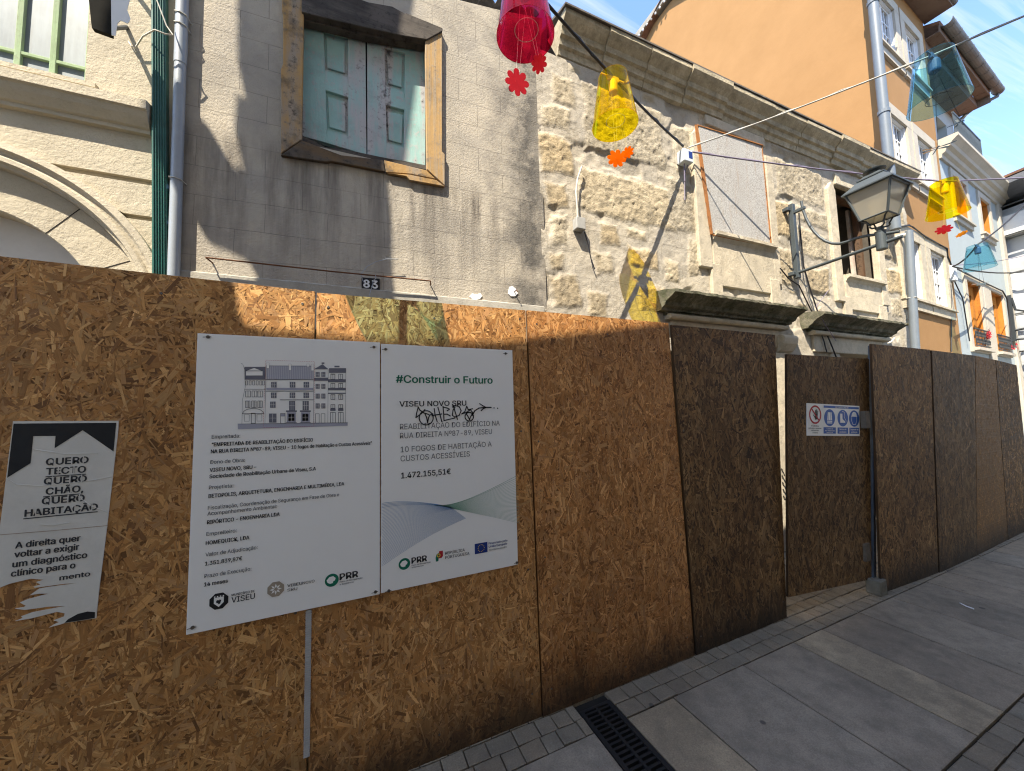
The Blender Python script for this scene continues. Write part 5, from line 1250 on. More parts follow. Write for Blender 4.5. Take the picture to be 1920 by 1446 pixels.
for k in range(12): b.disc(FH, .873+.019*math.cos(k*math.pi/6), 1.058+.019*math.sin(k*math.pi/6), .0026, .0026, OT+.0008, 5, 1.57)
b.build('flag_stars', M_YELINK, fl)
b = MB(); b.flat(FH, [(.608, 1.029), (.622, 1.029), (.626, 1.075), (.612, 1.066), (.607, 1.05)], OT); sh_ = b.build('shield_logo', M_GREENINK, sb)
MB().flat(FH, [(.623, 1.044), (.640, 1.044), (.648, 1.053), (.648, 1.082), (.627, 1.082)], OT).build('shield_red', M_REDINK, sh_); MB().ring(FH, .624, 1.060, .006, .010, OT+.0008, 16).build('shield_ring', M_YELINK, sh_)
# wave lines
def zb_(a, b_): return FH.px(700+a/5.56, 860+b_/5.56, OT)
wb = MB(); wg = MB()
def bez(p0, p1, p2, p3, n=18): return [tuple(np.array(p0)*(1-t)**3+3*np.array(p1)*t*(1-t)**2+3*np.array(p2)*t*t*(1-t)+np.array(p3)*t**3) for t in np.linspace(0, 1, n)]
for i in range(44):
    y0 = 467+i*15.2; e = (740+i*5.2, 490+i*1.9+max(0, i-18)*2)
    pts = bez((90, y0), (250+i*2, y0-30-i*3.2), (480+i*2, 445+i*8.0), e, 14)
    wb.line(FH, [zb_(*p) for p in pts], .0011 if i > 3 else .0018, OT+.0003)
for i in range(30):
    f = i/29; y1 = 178+(672-178)*f**.9
    pts = bez((640+i*4, 487+f*14), (860, 505+f*30), (1120, 415+f*160-40*(1-f)), (1497+28*f, y1), 16)
    wg.line(FH, [zb_(*p) for p in pts], .0011 if i > 1 else .0020, OT+.0005)
wb.build('blue_wave_lines', M_WAVEBLUE, sb); wg.build('green_wave_lines', M_WAVEGREEN, sb)
# scrawled tag
def zg(a, b_): return FH.px(700+a/5.783, 630+b_/5.783, OT+.001)
gfi = MB(); W_ = .0062
def stroke(*p, w=W_): gfi.line(FH, [zg(*q) for q in p], w, OT+.0016)
stroke((560, 797), (520, 842), (462, 886), (470, 835), (486, 772), (505, 805), (548, 835), (602, 852)); 
stroke(*[(573+76*math.cos(t), 888+77*math.sin(t)) for t in np.linspace(0, 6.4, 26)]); stroke((560, 845), (578, 885), (588, 940)); stroke((588, 940), (600, 885), (612, 858), (645, 845))
stroke((660, 788), (668, 850), (692, 930)); stroke((636, 866), (690, 855), (742, 846)); stroke((700, 774), (722, 850), (742, 930))
stroke((755, 765), (762, 840), (766, 918), (820, 905), (884, 890)); stroke((757, 772), (800, 782), (826, 795)); stroke((762, 850), (800, 848), (834, 868)); stroke((820, 800), (800, 812))
stroke((858, 742), (880, 800), (912, 906)); stroke((856, 772), (890, 755), (932, 768), (952, 812), (930, 862), (885, 880), (856, 862), (864, 805), (884, 775))
stroke((1012, 762), (992, 822), (958, 846), (1010, 830), (1052, 800), (1086, 842)); stroke((1012, 762), (1030, 800), (1076, 790))
stroke(*[(1040+46*math.cos(t), 876+47*math.sin(t)) for t in np.linspace(0, 6.4, 20)]); stroke((1006, 842), (1030, 880), (1042, 910), (1052, 880), (1080, 832))
stroke((1072, 862), (1100, 812), (1145, 783), (1205, 774), (1278, 776), w=.0068); stroke((1152, 734), (1185, 756), (1222, 776), (1188, 790), (1168, 812)); stroke((1306, 779), (1312, 781)); stroke((1344, 782), (1349, 788))
gfi.build('scrawled_tag', M_BLACK, sb)

# poster
PO = .0012
po = thing('torn_poster', 'torn paper poster with black house outline pasted on the golden brown strand board', 'poster', (-.9, -.003, 1.06))
def zp(a, b_): return FH.px(a/3.286, 760+b_/3.286, PO)
outl = [(80, 98), (730, 96), (728, 150), (660, 740), (612, 1120), (592, 1312), (480, 1330), (400, 1342), (370, 1352), (300, 1370), (332, 1350), (366, 1336), (330, 1326), (394, 1302), (398, 1282), (350, 1273), (300, 1286), (200, 1312), (92, 1330), (140, 1311), (130, 1301), (200, 1276), (405, 1237), (300, 1241), (150, 1262), (92, 1253), (140, 1246), (160, 1236), (122, 1216), (170, 1195), (300, 1161), (240, 1161), (182, 1171), (240, 1130), (300, 1120), (470, 1097), (400, 1100), (215, 1125), (206, 1118), (250, 1105), (222, 1090), (270, 1075), (190, 1069), (120, 1085), (60, 1100), (0, 1124), (-46, 1135), (0, 745)]
MB().prism(FH, [zp(*p) for p in outl], -.002, PO).build('paper', M_PAPER, po)
b = MB(); PI = PO+.0008
b.flat(FH, [zp(*p) for p in ((85, 113), (717, 108), (700, 285), (510, 154), (337, 265), (343, 189), (206, 190), (189, 357), (45, 447))], PI)
b.build('black_house_shape', M_BLACK, po); b = MB()
b.flat(FH, [zp(*p) for p in ((398, 1340), (420, 1318), (480, 1285), (540, 1270), (586, 1274), (584, 1310), (480, 1328))], PI)
b.build('black_corner', M_BLACK, po)
b = MB()
def tp(s, x0, z0, x1, cap, bold=.03): text(b, FH, s, x0, z0, x1-x0, cap, PI, bold)
CP = .0255
tp('QUERO', -.939, 1.679, -.818, CP); tp('TECTO', -.937, 1.641, -.824, CP); tp('QUERO', -.941, 1.603, -.820, CP); tp('CHÃO,', -.934, 1.563, -.828, CP); tp('QUERO', -.943, 1.526, -.823, CP); tp('HABITAÇÃO', -.988, 1.485, -.782, CP)
for (x0, x1, z) in ((-.937, -.824, 1.633), (-.940, -.838, 1.555), (-.990, -.782, 1.477)): b.line(FH, [(x0, z), (x1, z)], .004, PI)
CB = .023
b.build('heading', M_INK, po); b = MB()
tp('A direita quer', -1.007, 1.368, -.828, CB, .028); tp('voltar a exigir', -1.008, 1.334, -.830, CB, .028); tp('um diagnóstico', -1.011, 1.298, -.805, CB, .028); tp('clínico para o', -1.013, 1.264, -.838, CB, .028); tp('mento', -.880, 1.224, -.793, CB*.8, .028)
b.build('lettering', M_INK, po)
b = MB()                                                              # stencil bridges cut through the capitals
for (z, us) in ((1.679, (-.918, -.868, -.834)), (1.641, (-.905, -.86)), (1.603, (-.92, -.87, -.836)), (1.563, (-.913, -.865)), (1.526, (-.922, -.872, -.839)), (1.485, (-.96, -.905, -.85, -.80))):
    for u in us: b.flat(FH, [(u, z-.003), (u+.0032, z-.003), (u+.0032, z+.03), (u, z+.03)], PI+.0005)
b.build('stencil_gaps', M_PAPER, po)
b = MB(); b.line(FH, [zp(2, 798), zp(330, 772), zp(664, 741)], .0022, PI).build('paper_seam', simple('brown_crease', (.36, .27, .2), .8, .2, dirt=.2), po)
b = MB()
for pl_ in (((45, 450), (100, 488), (250, 497), (520, 470), (690, 440)), ((200, 270), (400, 300), (600, 296)), ((480, 560), (560, 620), (665, 660)), ((250, 735), (330, 738), (430, 722))):
    b.tube([np.array([*FH.px(p[0]/3.286, 760+p[1]/3.286, PI)])[[0, 0, 1]]*np.array([1, 0, 1])+np.array([0, -PO-.0003, 0]) for p in pl_], .0014, 5)
b.build('paper_creases', M_PAPER, po)

# safety notice on the gate: built in the plane of the leaf
g4 = [np.array(pt(1478, 1120, -.03)), np.array(pt(1634, 1086, -.10)), np.array(pt(1629, 673, -.205)), np.array(pt(1475, 664, -.13))]
gx = g4[1]-g4[0]; gx /= np.linalg.norm(gx); gn_ = np.cross(gx, g4[3]-g4[0]); gn_ /= np.linalg.norm(gn_)
if gn_[1] > 0: gn_ = -gn_
class TiltFrame(Frame):
    def __init__(s, O, u, v, n): s.O = np.array(O, float); s.u = u; s.w = v; s.n = n
    def at(s, u, z, off=0.0): return s.O+s.u*u+s.w*z+s.n*off
    def px(s, x, y, off=0.0):
        d = ray(x, y); P = s.O+s.n*off; q = CAM+d*(np.dot(P-CAM, s.n)/np.dot(d, s.n)); return float(np.dot(q-s.O, s.u)), float(np.dot(q-s.O, s.w))
gv = np.cross(gx, gn_); gv = gv if gv[2] > 0 else -gv
FG = TiltFrame(g4[0], gx, gv, gn_)
def zs_(a, b_, o=.008): return FG.px(1490+a/12, 740+b_/12, o)
c4 = [zs_(278, 232), zs_(1462, 220), zs_(1458, 895), zs_(278, 965)]
u0 = (c4[0][0]+c4[3][0])/2; u1 = (c4[1][0]+c4[2][0])/2; w1 = (c4[0][1]+c4[1][1])/2; w0 = (c4[2][1]+c4[3][1])/2
sn = thing('safety_notice', 'small white site safety notice with three blue pictogram discs on the gate', 'sign', FG.at(u0, w0, .004))
MB().box(FG, u0, u1, w0, w1, .003, .008).build('sheet', M_SIGN, sn)
def zu(f, g): return (u0+(u1-u0)*f, w0+(w1-w0)*g)                      # fractions across and up the sheet
SW, SHh = u1-u0, w1-w0
bl = MB(); q = lambda f0, f1, g0, g1, mb, o: mb.flat(FG, [zu(f0, g0), zu(f1, g0), zu(f1, g1), zu(f0, g1)], o)
q(.30, .985, .885, .955, bl, .0088)
for (f0, f1) in ((.295, .525), (.56, .765), (.79, .985)): q(f0, f1, .07, .27, bl, .0088)
rr = SHh*.275
for f in (.41, .662, .888): u, w = zu(f, .575); bl.disc(FG, u, w, min(rr, SW*.105), rr*.98, .0088, 30)
bl.build('blue_fields', M_SIGNBLUE, sn)
b = MB(); u, w = zu(.145, .655); R_ = min(SW*.12, SHh*.29)
b.ring(FG, u, w, R_*.82, R_, .0092, 36); b.line(FG, [(u-R_*.66, w+R_*.66), (u+R_*.66, w-R_*.66)], R_*.16, .0097); b.build('prohibition_ring', M_REDINK, sn)
b = MB(); b.flat(FG, [(u-.05*R_, w-.55*R_), (u+.35*R_, w-.5*R_), (u+.42*R_, w+.05*R_), (u-.02*R_, w+.08*R_)], .0090)
for k, (dx, h) in enumerate(((-.0, .45), (.12, .56), (.24, .52), (.37, .38))): b.line(FG, [(u+dx*R_, w), (u+(dx*1.15)*R_, w+h*R_)], R_*.1, .0090)
b.line(FG, [(u+.0*R_, w-.35*R_), (u-.28*R_, w-.05*R_)], R_*.11, .0090); b.build('hand_pictogram', M_BLACK, sn)
b = MB(); D = rr
u, w = zu(.41, .575)
for (dx0, dx1) in ((-.55, -.28), (-.2, .2), (.28, .55)): b.flat(FG, [(u+dx0*D*.8, w-.28*D), (u+dx1*D*.8, w-.28*D), (u+dx1*D*.6, w+.62*D), (u+dx0*D*.6, w+.62*D)], .0093)
for g in (-.40, -.60): b.flat(FG, [(u-.46*D, w+g*D-.06*D), (u+.46*D, w+g*D-.06*D), (u+.46*D, w+g*D+.05*D), (u-.46*D, w+g*D+.05*D)], .0093)
b.build('vest_pictogram', M_SIGN, sn); b = MB(); u, w = zu(.662, .575)
b.flat(FG, [(u-.5*D, w+.52*D), (u-.08*D, w+.52*D), (u-.05*D, w-.1*D), (u+.45*D, w-.42*D), (u+.42*D, w-.55*D), (u-.5*D, w-.55*D)], .0093)
b.line(FG, [(u-.1*D, w+.8*D), (u+.3*D, w+.7*D), (u+.28*D, w+.1*D), (u+.62*D, w-.3*D), (u+.6*D, w-.5*D)], .05*D, .0093)
b.build('boot_pictogram', M_SIGN, sn); b = MB(); u, w = zu(.888, .575)
b.flat(FG, [(u-.6*D, w+.22*D), (u+.6*D, w+.22*D), (u+.55*D, w+.34*D)]+[(u+.5*D*math.cos(t), w+.34*D+.46*D*math.sin(t)) for t in np.linspace(0, math.pi, 12)]+[(u-.55*D, w+.34*D)], .0093)
b.line(FG, [(u-.48*D, w+.2*D), (u-.5*D, w-.3*D), (u-.28*D, w-.7*D), (u+.25*D, w-.72*D), (u+.48*D, w-.25*D), (u+.48*D, w+.2*D)], .06*D, .0093)
def ts(mb, s, f, g, wd, cap): u, w = zu(f, g); text(mb, FG, s, u, w, SW*wd, SHh*cap, .0093, .01, center=True)
b.build('helmet_pictogram', M_SIGN, sn); b = MB(); ts(b, 'USO OBRIGATÓRIO DE', .645, .90, .26, .04); ts(b, 'Colete de', .41, .205, .12, .038); ts(b, 'alta visibilidade', .41, .145, .18, .038); ts(b, 'neste local', .41, .09, .12, .038)
ts(b, 'Botas de', .662, .19, .13, .05); ts(b, 'proteção', .662, .105, .13, .05); ts(b, 'Capacete de', .888, .19, .16, .05); ts(b, 'proteção', .888, .105, .12, .05)
b.build('white_captions', M_SIGN, sn)
b = MB(); ts(b, 'Proibida a', .14, .285, .14, .04); ts(b, 'entrada a pessoas', .14, .215, .23, .04); ts(b, 'estranhas', .14, .145, .13, .04); ts(b, 'à obra', .14, .075, .09, .04); b.build('lettering', M_BLACK, sn)

# ================================================================== hanging plastic lampshades on cables over the street
SH_RED = shade_mat('red_plastic', (.62, .012, .055), .22); SH_YEL = shade_mat('yellow_plastic', (.99, .80, .012), .05); SH_PALE = shade_mat('pale_blue_plastic', (.50, .92, 1.0), .03); SH_BLUE = shade_mat('blue_plastic', (.46, .74, .83), .03)
FL_RED = shade_mat('red_petal_plastic', (.70, .13, .17), .5); FL_ORANGE = shade_mat('orange_petal_plastic', (.95, .38, .03), .7); FL_GREY = shade_mat('smoky_wing_plastic', (.42, .50, .54), .5)
FL_YEL = shade_mat('yellow_petal_plastic', (.93, .55, .03), .7)
M_BRASS = simple('brass_wire', (.38, .27, .10), .4, .5, .8, dirt=.1)
GRP = 'coloured plastic lampshades hung over the street'
def petal_disc(b, c, r, n, yaw=0.0, tilt=0.0):
    vs = []
    N = n*8
    for k in range(N):
        t = 2*math.pi*k/N; rr = r*(.62+.38*abs(math.cos(n*t/2))**.7)
        p = np.array([rr*math.cos(t+yaw), rr*math.sin(t+yaw), tilt*rr*math.cos(t)]); vs.append(c+p)
    k0 = [tuple(v) for v in vs]+[tuple(v-np.array([0, 0, .003])) for v in vs]
    b.add(k0, [tuple(range(N)), tuple(range(2*N-1, N-1, -1))]+[(i, i+N, (i+1) % N+N, (i+1) % N) for i in range(N)])
def dragonfly(b, c, L, yaw):
    cy, sy = math.cos(yaw), math.sin(yaw); R = lambda x, y, z=0: c+np.array([x*cy-y*sy, x*sy+y*cy, z])
    b.tube([R(-L*.1, 0), R(0, 0, .002), R(L*.62, 0, -.004)], L*.05, 6, r1=L*.02)
    for sx in (-.02, .16):
        for s_ in (-1, 1):
            tip = .62 if sx < 0 else .5; a = -.12 if sx < 0 else .10
            pl = [(sx*L, s_*.03*L), (sx*L+a*L*.2-.06*L, s_*.3*L), (sx*L+a*L-.05*L, s_*tip*L), (sx*L+a*L+.05*L, s_*(tip-.02)*L), (sx*L+a*L*.3+.07*L, s_*.28*L)]
            b.add([R(x, y, .004) for x, y in pl]+[R(x, y, .001) for x, y in pl], [(0, 1, 2, 3, 4), (9, 8, 7, 6, 5)]+[(i, (i+1) % 5, (i+1) % 5+5, i+5) for i in range(5)])
def lampshade(label, P, mat, h=.45, petals=None, petal_mats=(None, None), insect=False, p1=(-.02, .02, -.30), p2=(.12, -.06, -.17)):
    P = np.array(P, float); t_ = thing('lampshade', label, 'lampshade', P, GRP)
    b = MB(); n = 56; rb, rt = .20, .128
    vs = []; 
    for r, z in ((rb, 0), (rb*.995, .004), (rt, h)): vs += [P+np.array([r*math.cos(2*math.pi*k/n), r*math.sin(2*math.pi*k/n), z]) for k in range(n)]
    b.add(vs, [(i*n+k, i*n+(k+1) % n, (i+1)*n+(k+1) % n, (i+1)*n+k) for i in range(2) for k in range(n)])
    b.build('shade', mat, t_, smooth=True)
    MB().tube([P+np.array([rb*math.cos(t), rb*math.sin(t), 0]) for t in np.linspace(0, 2*math.pi, 49)], .0022, 5, caps=False).build('rim', mat, t_, smooth=True); MB().tube([P+np.array([rt*math.cos(t), rt*math.sin(t), h]) for t in np.linspace(0, 2*math.pi, 41)], .0022, 5, caps=False).build('rim', mat, t_, smooth=True)
    b = MB().lathe(P+np.array([0, 0, h-.15]), [(.036, 0), (.040, .01), (.040, .10), (.026, .12)], 18)
    Fb = Frame(P, (1, 0, 0), (0, -1, 0)); b.box(Fb, -.06, .06, h-.03, h+.012, -.012, .012)
    b.box(Fb, -rt, rt, h-.006, h+.004, -.006, .006); b.build('socket', M_BRASSY[mat.name], t_)
    b = MB(); hc = P+np.array([.01, 0, .05]); b.tube([hc+np.array([.082*math.cos(t), .082*math.sin(t), 0]) for t in np.linspace(0, 2*math.pi, 37)], .0022, 5, caps=False)
    for k, p_ in enumerate((p1, p2)):
        c = P+np.array(p_)
        for s_ in (-.012, .012): b.tube([P+np.array([s_*2, 0, h-.1]), c+np.array([s_, s_*.4, 0])], .0009, 4)
    b.build('hanging_strings', M_PALECABLE if not insect else M_CABLE, t_)
    for k, (p_, m_) in enumerate(zip((p1, p2), petal_mats)):
        b = MB(); c = P+np.array(p_)
        if insect: dragonfly(b, c, .17-.03*k, .6+1.3*k); b.build('dragonfly_pendant', m_, t_)
        else: petal_disc(b, c, .082-.026*k, 8, .3+k, -.42); b.build('flower_pendant', m_, t_)
    return t_
M_BRASSY = {'red_plastic': simple('red_socket', (.30, .02, .04), .5, .4, dirt=.1), 'yellow_plastic': simple('yellow_socket', (.62, .42, .03), .5, .4, dirt=.1), 'pale_blue_plastic': simple('teal_socket', (.03, .10, .14), .5, .4, dirt=.1), 'blue_plastic': simple('blue_socket', (.03, .08, .16), .5, .4, dirt=.1)}
LR, LY, LB1 = np.array([1.271, -.006, 4.453]), np.array([2.335, .344, 4.39]), np.array([5.02, -.843, 4.523])
LY2, LB2, LB0 = np.array([7.43, -.175, 4.325]), np.array([10.65, .377, 4.245]), np.array([-.72, -.86, 4.40])
lampshade('red plastic lampshade with two red flowers hanging near the plaster house roof', LR, SH_RED, .44, True, (FL_RED, FL_RED), p1=(-.07, .01, -.36), p2=(.085, -.03, -.20))
lampshade('yellow plastic lampshade hanging in front of the rubble stone wall', LY, SH_YEL, .46, True, (FL_ORANGE, FL_ORANGE), p1=(0.0, .0, -.31), p2=(.13, 0, -.22))
lampshade('large looking clear blue lampshade with dragonflies before the orange house', LB1, SH_BLUE, .46, True, (FL_GREY, FL_GREY), True, p1=(-.02, .03, -.40), p2=(.08, -.10, -.22))
lampshade('yellow plastic lampshade hanging beyond the street lantern before the pale blue house', LY2, SH_YEL, .44, True, (FL_RED, FL_YEL), p1=(-.10, .02, -.22), p2=(.16, -.06, -.27))
lampshade('small far blue lampshade hanging before the pale blue house', LB2, SH_BLUE, .42, True, (FL_GREY, FL_GREY), True, p1=(-.1, 0, -.30), p2=(.12, 0, -.28))
lampshade('pale blue lampshade hanging high above the white notices on the thick black cable', LB0, SH_PALE, .45, True, (FL_GREY, FL_GREY), True)

# ------------------------------------------------------------------ cables
def sag(p, q, n=10, s=.05):
    p = np.array(p, float); q = np.array(q, float)
    return [p+(q-p)*t-np.array([0, 0, s*4*t*(1-t)]) for t in np.linspace(0, 1, n)]
BX = FS.at(*FS.px(1287, 285, .08), .08)
topz = lambda L, h: L+np.array([0, 0, h+.015])
def cable(name, label, pts, r, mat, twist=False):
    b = MB(); b.tube(pts, r, 6)
    if twist: b.tube([p+np.array([0, .0, r*1.6*math.sin(i*2.3)+.004]) for i, p in enumerate(pts)], r*.6, 5)
    return tag(b.build(name, mat, smooth=True), label, 'cable')
c1 = sag((-3.2, -2.6, 5.5), topz(LB0, .45), 8, .03)+sag(topz(LB0, .45), topz(LR, .44), 10, .02)[1:]+sag(topz(LR, .44), topz(LY, .46), 8, .01)[1:]+sag(topz(LY, .46), BX+np.array([-.05, 0, .06]), 10, .02)[1:]
cable('lamp_cable', 'thick black cable carrying the red and yellow lampshades to the junction box', c1, .013, M_CABLE, True)
c2 = sag(BX+np.array([.03, 0, .06]), topz(LB1, .46), 14, .02)+sag(topz(LB1, .46), topz(LB1, .46)+(topz(LB1, .46)-BX)*1.0+np.array([0, 0, .1]), 8, .0)[1:]
cable('lamp_cable', 'pale grey cable rising from the junction box to the large blue lampshade', c2, .0075, M_OLDBOX, True)
c3 = sag(BX+np.array([.06, 0, .02]), topz(LY2, .44), 16, .03)+sag(topz(LY2, .44), (14.5, -2.2, 5.6), 8, .02)[1:]
cable('lamp_cable', 'grey lilac cable from the junction box over the lantern to yellow lampshade', c3, .009, M_LILAC, True)
PXO = FO.at(*FO.px(1786, 500, .12), .12)
c4 = sag(PXO, topz(LB2, .42), 8, .06)+sag(topz(LB2, .42), along(1925, 380, 8.2), 6, .05)[1:]
cable('lamp_cable', 'dark cable carrying the small blue lampshade toward the netted building', c4, .014, M_CABLE)
cable('street_cable', 'dark cable running level from the orange house corner past the small blue lampshade', sag(PXO, along(1925, 509, 8.6), 10, .08), .014, M_CABLE)
cable('street_cable', 'thin cable just above the small blue lampshade hem, slightly rising', sag(PXO+np.array([0, 0, .03]), along(1925, 478, 8.6), 10, .05), .008, M_LILAC)
a = [FO.at(*FO.px(x, y, .05), .05) for x, y in ((1689, 425), (1705, 423), (1712, 426), (1735, 444), (1757, 456), (1776, 466), (1777, 480), (1784, 498))]
cable('wall_cable', 'twisted dark cable stapled along the lower windows of the orange house', a, .012, M_CABLE, True)
a = [FO.at(*FO.px(x, y, .06), .06) for x, y in ((1786, 500), (1815, 515), (1850, 532), (1880, 546), (1888, 560), (1893, 600), (1897, 650))]
cable('wall_cable', 'dark cable bundle over the two lower wooden windows of the blue house', a, .014, M_CABLE, True)
a = [FO.at(*FO.px(x, y, .05), .05) for x, y in ((1784, 515), (1805, 560), (1818, 640))]
cable('wall_cable', 'slack dark cable hanging down across the pale blue wall', a, .010, M_CABLE)
a = [FO.at(*FO.px(x, y, .03), .03) for x, y in ((1784, 516), (1783, 560), (1784, 660))]
cable('wall_cable', 'thin dark cable running straight down the edge of the orange house', a, .010, M_CABLE)
u, z = FO.px(1785, 508, .05); tag(MB().box(FO, u-.09, u+.09, z-.22, z+.10, .0, .10).build('meter_box', M_BOXPLASTIC, None, bevel=.01), 'small white box on the corner of orange and pale blue houses', 'junction box')
# junction boxes
jb = thing('junction_box', 'pale grey junction box with blue label where three lamp cables meet', 'junction box', BX)
u, z = FS.px(1287, 293, .10)
MB().box(FS, u-.075, u+.075, z-.085, z+.07, .03, .13).build('casing', M_BOXPLASTIC, jb, bevel=.008, seg=2)
MB().box(FS, u+.005, u+.065, z-.04, z+.045, .13, .132).build('blue_label', M_BLUEINK, jb); MB().box(FS, u-.05, u+.05, z-.05, z+.03, -.02, .03).build('back_plate', M_OLDBOX, jb)
MB().tube([FS.at(u-.02, z-.08, .08), FS.at(u-.02, z-.30, .07)], .007, 5).tube([FS.at(u+.045, z-.08, .08), FS.at(u+.04, z-.15, .03), FS.at(u+.02, z-.5, .02)], .006, 5).build('cable_tail', M_LILAC, jb)
jb = thing('small_junction_box', 'small weathered grey junction box on the rubble wall below a pale cable', 'junction box', FS.at(2.37, 3.8, .05))
u, z = FS.px(1088, 420, .06)
MB().box(FS, u-.055, u+.055, z-.06, z+.065, .0, .08).build('casing', M_OLDBOX, jb, bevel=.006)
MB().tube([FS.at(*FS.px(x, y, .05), .05) for x, y in ((1091, 312), (1083, 335), (1080, 360), (1082, 385), (1083, 408))], .009, 6).build('pale_cable', M_PALECABLE, jb, smooth=True)
MB().tube([FS.at(*FS.px(x, y, .035), .035) for x, y in ((1096, 435), (1103, 460), (1108, 485), (1115, 505))], .006, 5).build('cable_tail', M_CABLE, jb)
a = [FS.at(*FS.px(x, y, .05), .05) for x, y in ((1262, 268), (1272, 276), (1283, 290), (1284, 310), (1262, 345), (1258, 400))]
a = [FS.at(*FS.px(x, y, .03), .03) for x, y in ((1493, 535), (1505, 560), (1530, 640))]
cable('wall_cable', 'black cable running down the wall under the lantern bracket', [FS.at(*FS.px(x, y, .06), .06) for x, y in ((1498, 400), (1501, 440), (1507, 500), (1520, 545), (1535, 590), (1556, 640), (1568, 670))], .010, M_CABLE)
cable('wall_cable', 'looped black cable beside the bracket foot between mossy lintels', [FS.at(*FS.px(x, y, .05), .05) for x, y in ((1463, 503), (1478, 522), (1498, 535), (1510, 560), (1530, 600), (1545, 640), (1550, 660))], .009, M_CABLE)

# ------------------------------------------------------------------ street lantern on its wall bracket
sl_ = thing('street_lantern', 'grey four sided street lantern on a curved wall bracket', 'street lantern', FS.at(6.03, 3.6, 0))
ub = FS.px(1490, 450, .08)[0]
zb0 = FS.px(1498, 522, .08)[1]; zb1 = FS.px(1483, 383, .08)[1]
MB().box(FS, ub-.033, ub+.033, zb0, zb1, .05, .105).box(FS, ub-.10, ub-.03, zb1-.10, zb1-.05, -.02, .08).box(FS, ub-.09, ub-.03, zb0+.04, zb0+.09, -.02, .08).box(FS, ub-.02, ub+.02, zb1-.15, zb1-.11, .10, .24).build('wall_bracket', M_LANTERN, sl_, bevel=.004)
OFL = .98
def zfor(u, off, y):
    lo, hi = 1.0, 7.0
    for _ in range(50):
        mdl = (lo+hi)/2
        if proj(FS.at(u, mdl, off))[1] > y: lo = mdl
        else: hi = mdl
    return lo
uL = ub
zs0 = zfor(uL, OFL, 468); zs1 = zfor(uL, OFL, 434); zb_0 = zfor(uL, OFL, 409); ze = zfor(uL, OFL, 357); zr1 = zfor(uL, OFL, 333); zc1 = zfor(uL, OFL, 321)
zl0 = FS.px(1503, 512, .1)[1]; zl1 = zfor(uL, OFL, 456)
MB().tube([FS.at(uL, zl0, .10), FS.at(uL, zl1, OFL+.18)], .021, 8).build('straight_arm', M_LANTERN, sl_, smooth=True)
zu0 = FS.px(1506, 402, .18)[1]
zcur = zfor(uL, .62, 456)
pts = bez((.20, zb1-.02), (.22, zb1-.42), (.42, zcur-.02), (.66, zcur+.0), 10)+bez((.66, zcur), (.85, zcur+.02), (.95, zfor(uL, OFL, 440)), (OFL+.16, zfor(uL, OFL+.16, 434)), 8)[1:]
MB().tube([FS.at(uL, z, o) for o, z in pts], .017, 8).build('curved_arm', M_LANTERN, sl_, smooth=True)
cL = FS.at(uL, 0, OFL)
MB().lathe(cL, [(.05, zs0), (.052, zs0+.01), (.05, zs1-.02), (.055, zs1), (.03, zs1+.01), (.04, zs1+.04), (.028, zs1+.055)], 20).build('socket', M_LANTERN, sl_, smooth=False)
se, sb_ = .205, .125
C4 = lambda s, z: [FS.at(uL-s, z, OFL+s), FS.at(uL+s, z, OFL+s), FS.at(uL+s, z, OFL-s), FS.at(uL-s, z, OFL-s)]
top4, bot4 = C4(se, ze), C4(sb_, zb_0)
fr_ = MB()
for k in range(4):
    fr_.tube([bot4[k], top4[k]], .013, 4); fr_.tube([bot4[k], bot4[(k+1) % 4]], .011, 4); fr_.tube([top4[k], top4[(k+1) % 4]], .014, 4)
fr_.build('cage', M_LANTERN, sl_)
for k in range(4):
    j = (k+1) % 4; c_ = (top4[0]+top4[2]+bot4[0]+bot4[2])/4
    qd = [p+(c_-p)*.03 for p in (bot4[k], bot4[j], top4[j], top4[k])]
    MB().add(qd+[p+(c_-p)*.02 for p in qd], [(0, 1, 2, 3), (7, 6, 5, 4)]).build('pane', M_LAMPPANE, sl_)
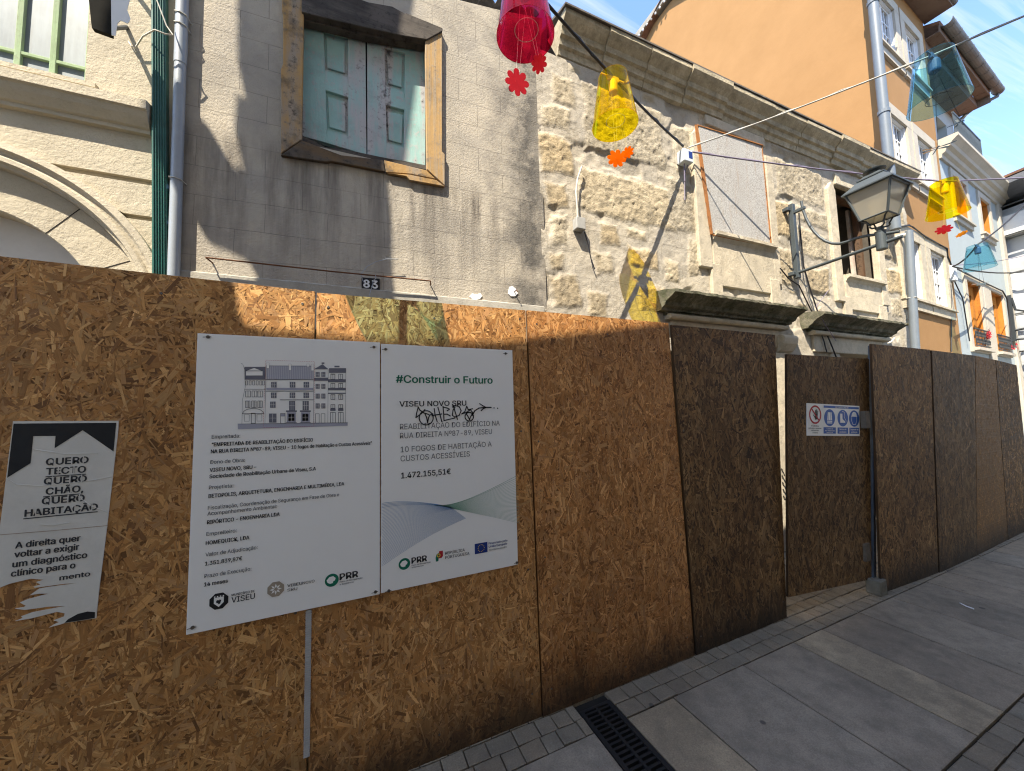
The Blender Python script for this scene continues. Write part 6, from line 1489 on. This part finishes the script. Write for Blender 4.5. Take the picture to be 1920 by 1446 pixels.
MB().hexa([p for p in C4(sb_-.012, zb_0-.002)]+[p for p in C4(sb_-.012, zb_0+.004)]).build('bottom_pane', M_LAMPPANE, sl_)
r = MB(); so, st = .235, .115
r.hexa(C4(so, ze-.004)+C4(so, ze+.012)).hexa(C4(so-.004, ze+.012)+C4(st, zr1-.02)).hexa(C4(st+.012, zr1-.02)+C4(st+.012, zr1-.008)).hexa(C4(st, zr1-.008)+C4(.07, zr1+.035))
r.lathe(cL, [(.05, zr1+.03), (.05, zr1+.07), (.10, zr1+.075), (.105, zr1+.085), (.06, zr1+.105), (.01, zr1+.11)], 20); r.build('roof', M_LANTERN, sl_)
r = MB(); r.lathe(cL, [(.09, ze-.05), (.10, ze-.02), (.10, ze-.006)], 20).lathe(cL, [(.018, ze-.10), (.04, ze-.08), (.04, ze-.05)], 14); r.build('reflector', M_GREYPIPE, sl_)
b = MB()
for k in range(4):
    d_ = bot4[k]-cL; d_[2] = 0; d_ /= np.linalg.norm(d_); Q = lambda r_, z: cL+d_*r_+np.array([0, 0, z])
    b.tube([Q(.03, zs1+.05), Q(.075, zs1+.05), Q(.095, zs1+.07), Q(.085, zs1+.5*(zb_0-zs1)), Q(.12, zb_0-.02), Q(sb_*1.41, zb_0)], .009, 6)
b.build('cradle_arms', M_IRON, sl_, smooth=True)
# far bracket lantern stub on the blue house edge
b = MB(); u, z = FO.px(1899, 600, .06)
z1_ = FO.px(1892, 560, .06)[1]; z0_ = FO.px(1905, 640, .06)[1]
b.box(FO, u-.04, u+.04, z0_, z1_+.1, .02, .08).tube([FO.at(u, z0_+.28, .08), FO.at(u+.02, z0_+.42, 1.2)], .03, 6).tube([FO.at(u, z1_+.02, .08), FO.at(u, z1_-.3, .12), FO.at(u, z1_-.42, .35), FO.at(u, z1_-.38, .9)], .025, 6).tube([FO.at(u, z0_+.05, .05), FO.at(u+.03, z0_-.02, 1.0)], .03, 6)
tag(b.build('wall_bracket', M_IRON), 'dark wall bracket of another lantern at the far edge of the blue house', 'bracket')
